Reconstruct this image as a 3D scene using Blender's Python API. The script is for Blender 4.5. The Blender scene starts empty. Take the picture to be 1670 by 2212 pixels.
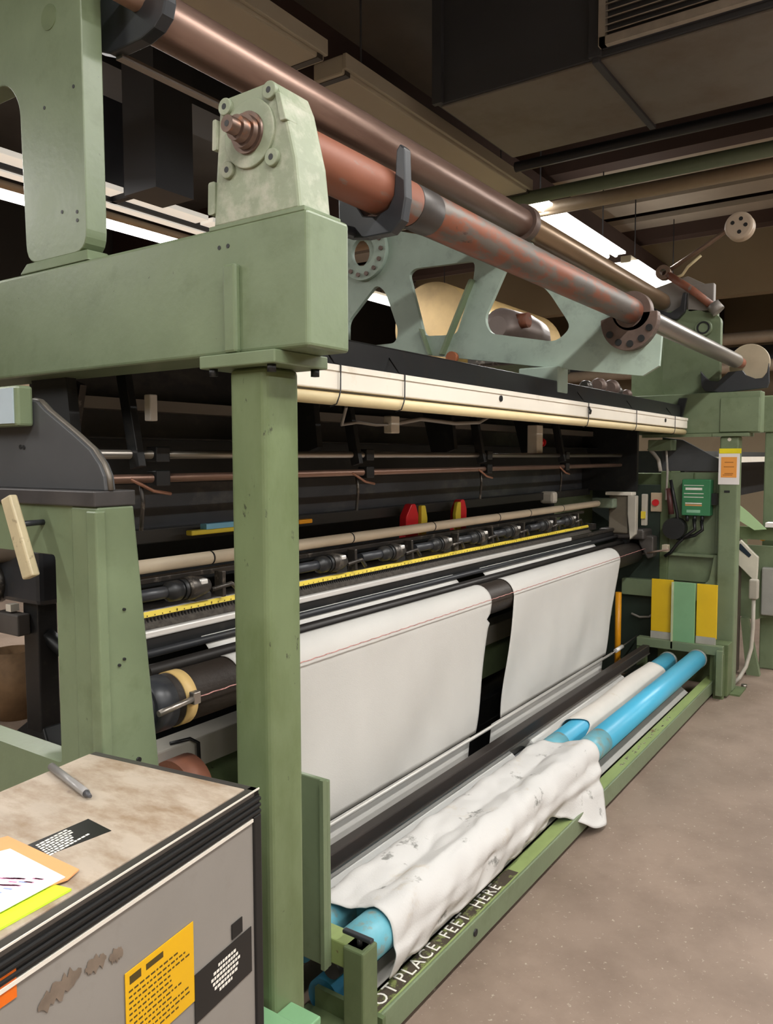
import bpy, bmesh, math, random
from mathutils import Vector, Matrix
from mathutils.geometry import tessellate_polygon
random.seed(7)
S = bpy.context.scene
COL = S.collection

# ------------------------------------------------------------------ camera
cam = bpy.data.cameras.new('camera')
cam.sensor_fit = 'HORIZONTAL'; cam.sensor_width = 36.0; cam.lens = 36.0 * 1716.75 / 1670.0
cam.clip_start = 0.05; cam.clip_end = 100
cam_o = bpy.data.objects.new('camera', cam); COL.objects.link(cam_o)
_y, _p, _r = math.radians(34.62), math.radians(-3.894), math.radians(-0.189)
_f = Vector((math.cos(_p)*math.cos(_y), math.cos(_p)*math.sin(_y), math.sin(_p)))
_x = Vector((math.sin(_y), -math.cos(_y), 0)); _u = _x.cross(_f)
_x, _u = math.cos(_r)*_x + math.sin(_r)*_u, -math.sin(_r)*_x + math.cos(_r)*_u
cam_o.matrix_world = Matrix(((_x.x, _u.x, -_f.x, -1.1844), (_x.y, _u.y, -_f.y, -1.1129), (_x.z, _u.z, -_f.z, 1.6), (0, 0, 0, 1)))
S.camera = cam_o

# ------------------------------------------------------------------ world, exposure
w = bpy.data.worlds.new('hall_ambient'); S.world = w; w.use_nodes = True
w.node_tree.nodes['Background'].inputs[0].default_value = (0.9, 0.93, 1.0, 1)
w.node_tree.nodes['Background'].inputs[1].default_value = 0.25
S.view_settings.view_transform = 'Standard'; S.view_settings.look = 'None'
S.view_settings.gamma = 1.0; S.view_settings.use_curve_mapping = False
S.view_settings.exposure = -0.34
S.cycles.max_bounces = 6; S.cycles.diffuse_bounces = 4; S.cycles.glossy_bounces = 3; S.cycles.transmission_bounces = 2; S.cycles.caustics_reflective = False; S.cycles.caustics_refractive = False
LAMP_W = 95.0          # watts of one twin-tube fluorescent fixture
TUBE_E = 14.0          # emission of the visible tubes

# ------------------------------------------------------------------ materials
def lin(h):
    h = h.lstrip('#'); c = [int(h[i:i+2], 16)/255 for i in (0, 2, 4)]
    return tuple(((v/12.92) if v <= .04045 else ((v+.055)/1.055)**2.4) for v in c) + (1,)
MATS = {}
def M(name, col, rough=.5, metal=0., var=.12, scale=6., col2=None, amt=.5, stretch=(1, 1, 1), sharp=.06, bump=0., bscale=60., col3=None, amt3=.62, scale3=30., spec=.5, rvar=.0):
    if name in MATS: return MATS[name]
    m = bpy.data.materials.new(name); m.use_nodes = True; N = m.node_tree.nodes; L = m.node_tree.links
    b = N['Principled BSDF']
    b.inputs['Roughness'].default_value = rough; b.inputs['Metallic'].default_value = metal
    b.inputs['Specular IOR Level'].default_value = spec
    g = N.new('ShaderNodeNewGeometry'); mp = N.new('ShaderNodeMapping'); mp.inputs['Scale'].default_value = stretch
    L.new(g.outputs['Position'], mp.inputs['Vector'])
    nz = N.new('ShaderNodeTexNoise'); nz.inputs['Scale'].default_value = scale; nz.inputs['Detail'].default_value = 6; nz.inputs['Roughness'].default_value = .6
    L.new(mp.outputs[0], nz.inputs['Vector'])
    c = lin(col)
    rp = N.new('ShaderNodeValToRGB')
    rp.color_ramp.elements[0].position = .3; rp.color_ramp.elements[1].position = .7
    rp.color_ramp.elements[0].color = tuple(v*(1-var) for v in c[:3])+(1,)
    rp.color_ramp.elements[1].color = tuple(min(1, v*(1+var)) for v in c[:3])+(1,)
    L.new(nz.outputs['Fac'], rp.inputs[0]); out = rp.outputs[0]
    def layer(out, colx, amt, sc, sharp, seed):
        n2 = N.new('ShaderNodeTexNoise'); n2.inputs['Scale'].default_value = sc; n2.inputs['Detail'].default_value = 8; n2.inputs['Roughness'].default_value = .65
        ad = N.new('ShaderNodeVectorMath'); ad.operation = 'ADD'; ad.inputs[1].default_value = (seed, seed*2.1, seed*.7)
        L.new(mp.outputs[0], ad.inputs[0]); L.new(ad.outputs[0], n2.inputs['Vector'])
        r2 = N.new('ShaderNodeValToRGB'); r2.color_ramp.elements[0].position = max(0, amt-sharp); r2.color_ramp.elements[1].position = min(1, amt+sharp)
        L.new(n2.outputs['Fac'], r2.inputs[0])
        mx = N.new('ShaderNodeMix'); mx.data_type = 'RGBA'; L.new(r2.outputs[0], mx.inputs['Factor']); L.new(out, mx.inputs['A']); mx.inputs['B'].default_value = lin(colx)
        return mx.outputs['Result']
    if col2: out = layer(out, col2, amt, scale*1.7, sharp, 3.7)
    if col3: out = layer(out, col3, amt3, scale3, .03, 11.3)
    L.new(out, b.inputs['Base Color'])
    if rvar:
        mr = N.new('ShaderNodeMapRange'); mr.inputs['To Min'].default_value = max(.05, rough-rvar); mr.inputs['To Max'].default_value = min(1, rough+rvar)
        L.new(nz.outputs['Fac'], mr.inputs['Value']); L.new(mr.outputs[0], b.inputs['Roughness'])
    if bump:
        n3 = N.new('ShaderNodeTexNoise'); n3.inputs['Scale'].default_value = bscale; n3.inputs['Detail'].default_value = 4
        L.new(mp.outputs[0], n3.inputs['Vector'])
        bp = N.new('ShaderNodeBump'); bp.inputs['Strength'].default_value = bump; bp.inputs['Distance'].default_value = .01
        L.new(n3.outputs['Fac'], bp.inputs['Height']); L.new(bp.outputs[0], b.inputs['Normal'])
    MATS[name] = m; return m
def EM(name, col, s):
    if name in MATS: return MATS[name]
    m = bpy.data.materials.new(name); m.use_nodes = True; b = m.node_tree.nodes['Principled BSDF']
    b.inputs['Base Color'].default_value = lin(col); b.inputs['Emission Color'].default_value = lin(col); b.inputs['Emission Strength'].default_value = s
    m.cycles.emission_sampling = 'NONE'
    MATS[name] = m; return m

green = M('green_machine_paint', '#748265', .37, var=.10, scale=5, col2='#647153', amt=.66, sharp=.12, col3='#3b3a2c', amt3=.72, scale3=60, bump=.05, rvar=.1)
green_dull = M('dull_green_paint', '#64724f', .5, var=.16, scale=5, col2='#505f3f', amt=.62, sharp=.15, col3='#2f2e25', amt3=.72, scale3=40)
green_worn = M('worn_green_paint', '#8c9c62', .5, var=.14, scale=9, col2='#6b4f38', amt=.68, sharp=.03, stretch=(.6, 1, 1))
green_mint = M('mint_green_paint', '#7ba77c', .45, var=.08, scale=4)
green_cast = M('cast_green_paint', '#8f9880', .5, var=.10, scale=9, col2='#b8b7a6', amt=.60, sharp=.12, bump=.12, bscale=40)
aqua = M('pale_aqua_paint', '#a2b3a6', .5, var=.10, scale=5, col2='#88948a', amt=.64, sharp=.1, col3='#5d4c40', amt3=.74, scale3=25, bump=.05)
black = M('black_paint', '#1c1d1e', .45, var=.2, scale=7, col2='#35332f', amt=.66, sharp=.1)
black_s = M('satin_black_steel', '#303236', .38, var=.2, scale=5, col2='#3d3a37', amt=.65, sharp=.1)
cover_g = M('charcoal_cover_paint', '#47484a', .5, var=.12, scale=5)
void = M('dark_machine_interior', '#1e2022', .6, var=.3, scale=9, col2='#2a2b29', amt=.62, sharp=.1)
dirty_steel = M('oily_steel', '#4b4743', .38, .7, var=.25, scale=14, col2='#8b8379', amt=.62, sharp=.06)
steel = M('bare_steel', '#a39c94', .32, .85, var=.12, scale=10, stretch=(.3, 1, 1))
chrome = M('bright_bar_steel', '#e4e2de', .25, .25, var=.06, scale=8, stretch=(.2, 1, 1))
brown_roll = M('brown_steel_tube', '#90766a', .36, .55, var=.12, scale=3, stretch=(.25, 2, 2), col2='#6a4d40', amt=.62, sharp=.15)
rust = M('rust_orange_tube', '#8b5540', .55, .1, var=.14, scale=7, stretch=(.35, 1.4, 1.4), col2='#77706a', amt=.60, sharp=.05, col3='#4b3a33', amt3=.70, scale3=16)
rust_dark = M('rust_over_steel_tube', '#68615b', .5, .3, var=.18, scale=8, stretch=(.4, 1.2, 1.2), col2='#86533f', amt=.52, sharp=.05, col3='#3f3834', amt3=.68, scale3=14)
silver_tube = M('silver_steel_tube', '#9b9690', .33, .75, var=.1, scale=4, stretch=(.3, 2, 2))
collar_m = M('brown_cast_collar', '#6b5a52', .5, .4, var=.2, scale=14)
beige = M('beige_plastic_pipe', '#e2cfa2', .45, var=.05, scale=5)
white_p = M('off_white_paint', '#ebe4d6', .45, var=.04, scale=4, col2='#cfc3ab', amt=.68, sharp=.08)
tan_p = M('tan_plastic_pipe', '#ead9be', .45, var=.05, scale=6)
cloth = M('white_woven_cloth', '#cfcdc8', .85, var=.03, scale=3, bump=.08, bscale=220, spec=.2)
cloth_d = M('soiled_white_cloth', '#d0cecb', .85, var=.03, scale=3, col2='#c0b096', amt=.70, sharp=.09, col3='#8b8a86', amt3=.645, scale3=9, bump=.1, bscale=160, spec=.2)  # grey blotches paint in shading as well as soil
cloth_b = M('white_wrapping_cloth', '#d2ccc4', .85, var=.05, scale=5, col2='#b9aa98', amt=.72, sharp=.08, spec=.2)
blue = M('blue_plastic_tube', '#4fb2d6', .36, var=.05, scale=3, stretch=(.4, 1, 1))
blue_w = M('worn_blue_tube', '#69adbd', .45, var=.12, scale=8, col2='#8f8a74', amt=.60, sharp=.07)
blue_d = M('dark_blue_tube', '#3f8fb8', .4, var=.1, scale=6)
yellow = M('yellow_painted_panel', '#dfb713', .45, var=.05, scale=4)
yellow_r = M('yellow_ruler_strip', '#ddc53c', .45, var=.06, scale=9)
orange_y = M('amber_rod_paint', '#e39a17', .4, var=.05)
red = M('red_plastic', '#d5232b', .35, var=.05)
grey_cab = M('grey_cabinet_paint', '#8b8680', .45, var=.05, scale=5, col2='#7d7771', amt=.66, sharp=.12)
lam_top = M('stained_laminate', '#b3a595', .5, var=.10, scale=9, col2='#8f7962', amt=.55, sharp=.14, col3='#6f5c55', amt3=.66, scale3=6, stretch=(1.6, .7, 1))
trim_g = M('dark_trim_metal', '#57534f', .35, .5, var=.12, scale=9)
rubber = M('black_rubber', '#121212', .5, var=.1)
trim_w = M('pale_trim_edge', '#ddd6cb', .4, var=.04)
sticker_y = M('yellow_sticker', '#e2ae10', .4, var=.03)
sticker_k = M('black_sticker', '#171717', .4, var=.05)
sticker_o = M('orange_sticker', '#e06a12', .4, var=.03)
ink = M('black_print', '#4b3c10', .6, var=.02)
ink_w = M('white_print', '#e8e4da', .6, var=.08, scale=40)
ink_p = M('pink_handwriting', '#d98fb4', .7, var=.05); ink_b = M('blue_handwriting', '#9aa6cf', .7, var=.05)
smear = M('brown_glue_residue', '#75675a', .6, var=.2, scale=30)
paper = M('white_paper', '#ece6e4', .8, var=.02); paper_g = M('pale_green_paper', '#b9d9a6', .8, var=.03)
folder_o = M('tan_orange_folder', '#e0a06a', .7, var=.05); folder_g = M('lime_green_folder', '#cbe83a', .6, var=.04)
pen_g = M('grey_pen_plastic', '#94918f', .35, .2, var=.03)
green_box = M('dark_green_box_paint', '#3c8055', .4, var=.05)
disc_b = M('beige_disc_paint', '#b9ab92', .45, var=.08, scale=7)
tape = M('beige_tape', '#d9b877', .5, var=.08)
red_thread = M('red_selvage_thread', '#c96a68', .8, var=.05)
grey_thread = M('grey_thread', '#a9a8a5', .8, var=.05)
cable_k = M('black_cable', '#141416', .4, var=.1); cable_g = M('grey_cable', '#a09a92', .5, var=.08)
wood_lever = M('cream_lever_paint', '#c2b492', .5, var=.1, scale=20, col2='#6c5a43', amt=.66)
floor_m = M('worn_concrete_floor', '#8d7b6d', .55, var=.10, scale=1.6, col2='#776659', amt=.58, sharp=.15, col3='#b5a897', amt3=.65, scale3=55, bump=.05, bscale=50, rvar=.08)
ceil_m = M('dark_roof_deck', '#4c4845', .8, var=.15, scale=2)
duct_m = M('grey_duct_metal', '#7c7771', .55, .1, var=.10, scale=1.2, col2='#6a5d50', amt=.6, sharp=.15)
duct_d = M('dark_duct_metal', '#44454a', .6, .1, var=.10, scale=1.2)
wall_m = M('tan_wall_paint', '#96856b', .7, var=.06, scale=1)
pipe_g = M('greenish_pipe', '#6c7a66', .5, var=.1); pipe_b = M('beige_ceiling_pipe', '#9a8874', .5, var=.1); pipe_k = M('dark_pipe', '#23242b', .5, var=.1)
housing_m = M('beige_lamp_housing', '#bdb4a3', .5, var=.05, scale=2); beam_br = M('brown_roof_beam', '#3e2c26', .7, var=.12, scale=2)
tube_on = EM('lit_fluorescent_tube', '#fffaf0', TUBE_E)
gold = M('golden_foil_wrap', '#9c8358', .3, .4, var=.2, scale=4)
cardboard = M('brown_cardboard', '#84684a', .7, var=.2, scale=12)
screen = M('dark_screen', '#2b3440', .2, var=.1)

# ------------------------------------------------------------------ mesh helpers
class MB:
    def __init__(s): s.v = []; s.f = []; s.s = []
    def add(s, vs, fs, smooth=False):
        o = len(s.v); s.v += [tuple(p) for p in vs]; s.f += [tuple(i+o for i in f) for f in fs]; s.s += [smooth]*len(fs) if isinstance(smooth, bool) else list(smooth)
        return s
    def box(s, x0, x1, y0, y1, z0, z1):
        return s.hexa([(x0, y0, z0), (x1, y0, z0), (x1, y1, z0), (x0, y1, z0), (x0, y0, z1), (x1, y0, z1), (x1, y1, z1), (x0, y1, z1)])
    def hexa(s, p):
        return s.add(p, [(3, 2, 1, 0), (4, 5, 6, 7), (0, 1, 5, 4), (1, 2, 6, 5), (2, 3, 7, 6), (3, 0, 4, 7)])
    def cyl(s, a, b, r, r2=None, n=24, caps=True):
        a = Vector(a); b = Vector(b); r2 = r if r2 is None else r2; d = (b-a).normalized()
        u = d.orthogonal().normalized(); w_ = d.cross(u)
        vs = []
        for P, R in ((a, r), (b, r2)):
            for i in range(n):
                t = 2*math.pi*i/n; vs.append(P + R*(math.cos(t)*u + math.sin(t)*w_))
        fs = [(i, (i+1) % n, n+(i+1) % n, n+i) for i in range(n)]; sm = [True]*n
        if caps: fs += [tuple(range(n-1, -1, -1)), tuple(range(n, 2*n))]; sm += [False]*2
        return s.add(vs, fs, sm)
    def lathe(s, a, d, prof, n=32):
        """prof: list of (distance along d, radius); closed ends when radius 0"""
        a = Vector(a); d = Vector(d).normalized(); u = d.orthogonal().normalized(); w_ = d.cross(u); vs = []; fs = []; sm = []
        for t, r in prof:
            for i in range(n):
                q = 2*math.pi*i/n; vs.append(a + d*t + max(r, 1e-5)*(math.cos(q)*u + math.sin(q)*w_))
        for k in range(len(prof)-1):
            flat = abs(prof[k+1][0]-prof[k][0]) < 1e-6
            for i in range(n):
                j = (i+1) % n; fs.append((k*n+i, k*n+j, (k+1)*n+j, (k+1)*n+i)); sm.append(not flat)
        return s.add(vs, fs, sm)
    def sweep(s, pts, r, n=8):
        pts = [Vector(p) for p in pts]; vs = []; fs = []
        ref = None
        for k, p in enumerate(pts):
            d = (pts[min(k+1, len(pts)-1)] - pts[max(k-1, 0)]).normalized()
            if ref is None: ref = d.orthogonal().normalized()
            u = (ref - d*ref.dot(d)).normalized(); ref = u; w_ = d.cross(u)
            for i in range(n):
                t = 2*math.pi*i/n; vs.append(p + r*(math.cos(t)*u + math.sin(t)*w_))
        for k in range(len(pts)-1):
            for i in range(n):
                j = (i+1) % n; fs.append((k*n+i, k*n+j, (k+1)*n+j, (k+1)*n+i))
        sm = [True]*len(fs); fs += [tuple(range(n-1, -1, -1)), tuple((len(pts)-1)*n+i for i in range(n))]; sm += [False]*2
        return s.add(vs, fs, sm)
    def prism(s, ax, pts, a0, a1, holes=()):
        def P(q, a):
            return (a, q[0], q[1]) if ax == 'X' else (q[0], a, q[1]) if ax == 'Y' else (q[0], q[1], a)
        if not holes:
            n = len(pts); vs = [P(q, a0) for q in pts] + [P(q, a1) for q in pts]
            area = sum(pts[i][0]*pts[(i+1) % n][1]-pts[(i+1) % n][0]*pts[i][1] for i in range(n))
            fs = [tuple(range(n)), tuple(range(2*n-1, n-1, -1))] + [(i, n+i, n+(i+1) % n, (i+1) % n) for i in range(n)]
            return s.add(vs, fs)
        loops = [list(pts)]+[list(h) for h in holes]
        tris = tessellate_polygon([[Vector((q[0], q[1], 0)) for q in lp] for lp in loops])
        flat_ = [q for lp in loops for q in lp]; n = len(flat_)
        vs = [P(q, a0) for q in flat_]+[P(q, a1) for q in flat_]
        fs = [tuple(t_) for t_ in tris]+[tuple(i+n for i in reversed(t_)) for t_ in tris]; o = 0
        for lp in loops:
            m_ = len(lp); fs += [(o+i, o+(i+1) % m_, n+o+(i+1) % m_, n+o+i) for i in range(m_)]; o += m_
        return s.add(vs, fs)
    def sheet(s, fn, nu, nv):
        vs = [fn(i/nu, j/nv) for i in range(nu+1) for j in range(nv+1)]
        fs = [(i*(nv+1)+j, (i+1)*(nv+1)+j, (i+1)*(nv+1)+j+1, i*(nv+1)+j+1) for i in range(nu) for j in range(nv)]
        return s.add(vs, fs, True)
    def sphere(s, c, r, n=14, m=9, sc=(1, 1, 1)):
        c = Vector(c); vs = []
        for i in range(m+1):
            a = math.pi*i/m
            for j in range(n):
                b = 2*math.pi*j/n; vs.append((c.x+sc[0]*max(1e-4, r*math.sin(a))*math.cos(b), c.y+sc[1]*max(1e-4, r*math.sin(a))*math.sin(b), c.z+sc[2]*r*math.cos(a)))
        return s.add(vs, [(i*n+j, (i+1)*n+j, (i+1)*n+(j+1) % n, i*n+(j+1) % n) for i in range(m) for j in range(n)], True)
    def build(s, name, mat, parent=None, bevel=0., segs=2, local=False, solid=0., sub=0):
        me = bpy.data.meshes.new(name)
        off = Vector((0, 0, 0))
        if parent is not None and not local: off = wloc(parent)
        me.from_pydata([Vector(p)-off for p in s.v], [], s.f); me.update()
        for p, q in zip(me.polygons, s.s): p.use_smooth = q
        bm = bmesh.new(); bm.from_mesh(me); bmesh.ops.recalc_face_normals(bm, faces=bm.faces[:]); bm.to_mesh(me); bm.free()
        me.materials.append(mat)
        o = bpy.data.objects.new(name, me); COL.objects.link(o)
        if parent is not None: o.parent = parent
        if solid: md = o.modifiers.new('thickness', 'SOLIDIFY'); md.thickness = solid; md.offset = 0
        if bevel: md = o.modifiers.new('bevel', 'BEVEL'); md.width = bevel; md.segments = segs; md.limit_method = 'ANGLE'; md.angle_limit = math.radians(40)
        if sub: md = o.modifiers.new('smooth', 'SUBSURF'); md.levels = sub; md.render_levels = sub
        return o
def wloc(o):
    v = Vector(o.location)
    while o.parent is not None: o = o.parent; v += Vector(o.location)
    return v
def tag(o, label, cat, group=None):
    o['label'] = label; o['category'] = cat
    if group: o['group'] = group
    return o
def thing(name, label, cat, loc=(0, 0, 0), rotz=0, group=None):
    o = bpy.data.objects.new(name, None); COL.objects.link(o); o.empty_display_size = .05
    o.location = loc; o.rotation_euler = (0, 0, rotz); return tag(o, label, cat, group)
def struct(o): o['kind'] = 'structure'; return o
def copy_tree(o, parent=None):
    c = o.copy(); COL.objects.link(c); c.parent = parent
    for ch in list(o.children): copy_tree(ch, c)
    return c
def B(*a): return MB().box(*a)
def Cy(a, b, r, r2=None, n=24): return MB().cyl(a, b, r, r2, n)
def rnd(pts, r, n=5):
    out = []; m = len(pts)
    for i in range(m):
        p0, p, p1 = Vector(pts[i-1]), Vector(pts[i]), Vector(pts[(i+1) % m])
        d0, d1 = (p0-p), (p1-p); rr = min(r, d0.length*.45, d1.length*.45)
        a = p+d0.normalized()*rr; b = p+d1.normalized()*rr
        for k in range(n+1):
            t = k/n; q = (1-t)**2*a+2*t*(1-t)*p+t*t*b; out.append((q.x, q.y))
    return out
def circ(c, r, n=24): return [(c[0]+r*math.cos(2*math.pi*i/n), c[1]+r*math.sin(2*math.pi*i/n)) for i in range(n)]
def text(name, s, size, mat, parent, mtx, local=False, spacing=1.0, ext=.0004, align='LEFT'):
    cu = bpy.data.curves.new(name, 'FONT'); cu.body = s; cu.size = size; cu.extrude = ext; cu.space_character = spacing; cu.align_x = align; cu.resolution_u = 3
    t = bpy.data.objects.new(name, cu); COL.objects.link(t)
    dg = bpy.context.evaluated_depsgraph_get(); me = bpy.data.meshes.new_from_object(t.evaluated_get(dg))
    bpy.data.objects.remove(t); bpy.data.curves.remove(cu)
    me.transform(mtx)
    if not local: me.transform(Matrix.Translation(-wloc(parent)))
    me.materials.clear(); me.materials.append(mat)
    o = bpy.data.objects.new(name, me); COL.objects.link(o); o.parent = parent; return o
def basis(o, x, y):
    x = Vector(x).normalized(); y = Vector(y).normalized(); z = x.cross(y)
    return Matrix(((x.x, y.x, z.x, o[0]), (x.y, y.y, z.y, o[1]), (x.z, y.z, z.z, o[2]), (0, 0, 0, 1)))

# ------------------------------------------------------------------ setting
fl = struct(B(-6, 14, -9, 9, -.1, 0).build('floor', floor_m))
struct(B(-6, 14, -9, 9, 4.9, 5.0).build('ceiling', ceil_m))
struct(B(13.9, 14, -9, 9, 0, 4.9).build('wall_far', wall_m))
struct(B(-6, 14, 8.9, 9, 0, 4.9).build('wall_left', M('dark_side_wall', '#3d3935', .8, var=.1, scale=1)))
struct(B(-6, 14, -9, -8.9, 0, 4.9).build('wall_right', wall_m))
struct(B(-6, -5.9, -9, 9, 0, 4.9).build('wall_behind', wall_m))
ln = B(-5, 13, 5.15, 5.23, .0005, .003).build('floor_line', M('yellow_floor_line', '#b08f3c', .6, var=.2, scale=8)); tag(ln, 'yellow painted line on the floor behind the loom', 'floor line')
# roof joists and downstand beams (run along Y)
for k, x in enumerate((1.6, 6.3, 9.2)):
    o = struct(B(x, x+.22, -4.5, 8.9, 4.35, 4.9).build('trim_%d' % (k+1), beam_br))
for k, y in enumerate((2.05,)):
    struct(B(-6, 13.9, y, y+.2, 3.75, 4.25).build('trim_%d' % (k+4), beam_br))
for k in range(6):
    struct(B(6.6+k*.75, 7.02+k*.75, -4.5, 8.9, 4.50, 4.56).build('trim_%d' % (k+5), M('pale_roof_rib', '#a09486', .6, var=.1, scale=2)))
# header wall far right: beige panel band under the roof
struct(B(10.3, 10.5, -4.5, 6.2, 3.75, 4.62).build('wall_band', wall_m))

# big duct that crosses above the aisle
t = thing('air_duct', 'large dark sheet metal air duct crossing below the ceiling', 'duct', (2.83, 1.3, 3.6))
B(2.83, 3.80, -4.4, 1.3, 3.605, 4.6).build('casing', duct_d, t)
for y0, y1 in ((.38, 1.28), (-.60, .355), (-1.6, -.62), (-2.6, -1.62), (-3.6, -2.62)):
    B(2.85, 3.78, y0, y1, 3.592, 3.606).build('panel', duct_m, t, bevel=.004)
for y in (.367, -.61, -1.61, -2.61):
    B(2.82, 3.81, y-.018, y+.018, 3.575, 3.607).build('seam', duct_d, t, bevel=.003)
for y in (1.285, .367, -.61):
    B(2.80, 2.832, y-.03, y+.03, 3.60, 4.6).build('flange', duct_d, t)
t = thing('air_grille', 'pale louvred air grille on the side of the duct', 'vent', (2.78, .3, 3.68))
gm = M('dusty_grille_metal', '#b5ada3', .5, .2, var=.15, scale=12)
B(2.80, 2.83, -1.05, .33, 3.63, 4.25).build('backing', duct_d, t)
B(2.765, 2.80, -1.05, .33, 3.625, 3.665).build('frame', gm, t); B(2.765, 2.80, .30, .335, 3.625, 4.25).build('frame', gm, t)
for k in range(15):
    z = 3.68+k*.033
    MB().hexa([(2.765, -.25, z), (2.80, -.25, z+.014), (2.80, .30, z+.014), (2.765, .30, z), (2.765, -.25, z+.005), (2.80, -.25, z+.019), (2.80, .30, z+.019), (2.765, .30, z+.005)]).build('louvre', gm, t)
    MB().hexa([(2.765, -1.03, z), (2.80, -1.03, z+.014), (2.80, -.28, z+.014), (2.765, -.28, z), (2.765, -1.03, z+.005), (2.80, -1.03, z+.019), (2.80, -.28, z+.019), (2.765, -.28, z+.005)]).build('louvre', gm, t)
def ypipe(x, z, r, m, label, y0=-4.4, y1=6, name='ceiling_pipe'):
    tag(Cy((x, y0, z), (x, y1, z), r, n=14).build(name, m), label, 'pipe')
ypipe(3.97, 3.6, .035, pipe_k, 'thin dark pipe hung just beyond the duct', y1=1.35)
ypipe(4.62, 3.60, .05, pipe_g, 'grey green ceiling pipe nearest the duct')
ypipe(5.02, 3.62, .055, pipe_b, 'beige ceiling pipe beside the grey green pipe', y1=5)
for k, (x, z) in enumerate(((11.6, 3.35), (11.8, 2.95))):
    ypipe(x, z, .09, pipe_b, ('upper' if k == 0 else 'lower')+' thick beige pipe along the far wall', y1=6)
tag(B(12.6, 13.2, -4, 7.5, 3.05, 3.35).build('cable_tray', pipe_k), 'black cable tray near the far wall', 'tray')

# ------------------------------------------------------------------ fluorescent fixtures
def fixture(x0, x1, y, z, lit, label):
    t = thing('fluorescent_fixture', label, 'light', ((x0+x1)/2, y, z), group=None)
    if not lit:
        B(x0, x1, y-.10, y+.10, z, z+.10).build('housing', housing_m, t, bevel=.01)
        B(x0, x1, y-.125, y-.10, z+.02, z+.10).build('side_rail', housing_m, t, bevel=.004)
        for xx in (x0+.02, x1-.06): B(xx, xx+.04, y-.105, y+.105, z-.004, z+.104).build('end_cap', trim_g, t)
        for xx in (x0+.3, x1-.3): Cy((xx, y, z+.10), (xx, y, 4.9), .006, n=6).build('hanger', pipe_k, t)
        return t
    B(x0, x1, y-.055, y+.055, z+.03, z+.10).build('housing', housing_m, t, bevel=.006)
    m = MB()
    m.hexa([(x0, y-.055, z+.03), (x1, y-.055, z+.03), (x1, y-.05, z+.03), (x0, y-.05, z+.03), (x0, y-.055, z+.10), (x1, y-.055, z+.10), (x1, y-.05, z+.10), (x0, y-.05, z+.10)])
    for s in (-1, 1):
        B(x0, x1, min(y+s*.055, y+s*.13), max(y+s*.055, y+s*.13), z+.018, z+.04).build('glow_reflector', EM('reflector_glow', '#fffaf0', 6.0), t)  # reflector wings given emission in place of tube light and bloom on them
    for s in (-1, 1):
        Cy((x0+.03, y+s*.042, z+.008), (x1-.03, y+s*.042, z+.008), .019, n=12).build('tube', tube_on if lit else M('unlit_tube_glass', '#c9c4ba', .3), t)
    for xx in (x0+.3, x1-.3):
        Cy((xx, y, z+.10), (xx, y, 4.9), .006, n=6).build('hanger', pipe_k, t)
    if lit:
        l = bpy.data.lights.new('fixture_light', 'AREA'); l.shape = 'RECTANGLE'; l.size = (x1-x0)*.95; l.size_y = .16; l.energy = LAMP_W; l.color = (1.0, .988, .965); l.spread = math.pi
        o = bpy.data.objects.new('fixture_light', l); COL.objects.link(o); o.parent = t; o.location = (0, 0, -.015)
    return t
rowA = 1.63
fixture(-.9, 2.1, rowA, 3.62, False, 'unlit beige light fixture overhead at the near end of the row above the loom')
fixture(2.25, 4.6, rowA, 3.62, False, 'unlit beige light fixture running up to the glowing one')
fixture(4.72, 6.8, rowA, 3.60, True, 'glowing fluorescent light seen behind the long rollers')
fixture(7.2, 9.3, rowA, 3.60, True, 'far glowing fluorescent light at the end of the row')
fixture(-4.6, -2.2, rowA, 3.60, True, 'fluorescent light overhead behind the viewer above the loom line')
for k, (a, b) in enumerate(((-3.4, -1.1), (-.7, 1.5), (1.9, 3.95), (4.4, 6.5), (7.0, 9.2))):
    fixture(a, b, 4.82, 3.60, True, ['first', 'second', 'bright white third', 'fourth', 'last'][k]+' fluorescent light of the row behind the loom')
for k, (a, b) in enumerate(((-4.6, -2.4), (-1.6, .6), (1.4, 3.6), (4.4, 6.6))):  # unseen row added to brighten the front faces and the loom interior
    fixture(a, b, -4.73, 3.60, True, ['first', 'second', 'third', 'last'][k]+' unseen fluorescent light of the row added on the far side of the aisle')
for k, (a, b) in enumerate(((-5.2, -3.0), (-2.4, -.2), (.4, 2.6), (4.3, 6.5), (7.1, 9.3))):
    fixture(a, b, -1.55, 3.60, True, ['first', 'second', 'third', 'fourth', 'last'][k]+' fluorescent light of the row above the aisle')
# white trunking beside the rear light row; emission stands in for lamplight on it
t = thing('trunking_glow_strip', 'row of white lids made to glow as if lamplit, in front of the rear light row', 'light', (2.5, 4.1, 3.6))
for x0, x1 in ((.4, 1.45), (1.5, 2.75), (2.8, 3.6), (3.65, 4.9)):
    B(x0, x1, 4.0, 4.16, 3.60, 3.64).build('panel', EM('lamplit_lid_glow', '#f6efe2', .75), t, bevel=.004)
B(.4, 4.9, 4.20, 4.30, 3.56, 3.60).build('panel', EM('lamplit_lid_glow', '#f6efe2', .75), t)
B(.4, 4.9, 4.165, 4.195, 3.57, 3.62).build('rail', pipe_k, t)
Cy((.4, 4.42, 3.55), (4.9, 4.42, 3.55), .03, n=10).build('cable_run', pipe_b, t)
for x in (2.3, 2.77): B(x, x+.05, 3.98, 4.34, 3.57, 4.9).build('hanger', pipe_k, t)
tag(B(2.10, 2.40, 2.85, 3.15, 3.25, 4.9).build('roof_column', duct_d), 'dark column box hanging from the roof behind the gantry', 'column')
tag(B(1.4, 6.0, 3.3, 3.7, 4.1, 4.5).build('roof_duct', duct_d), 'dark duct along the roof behind the loom', 'duct')

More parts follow.
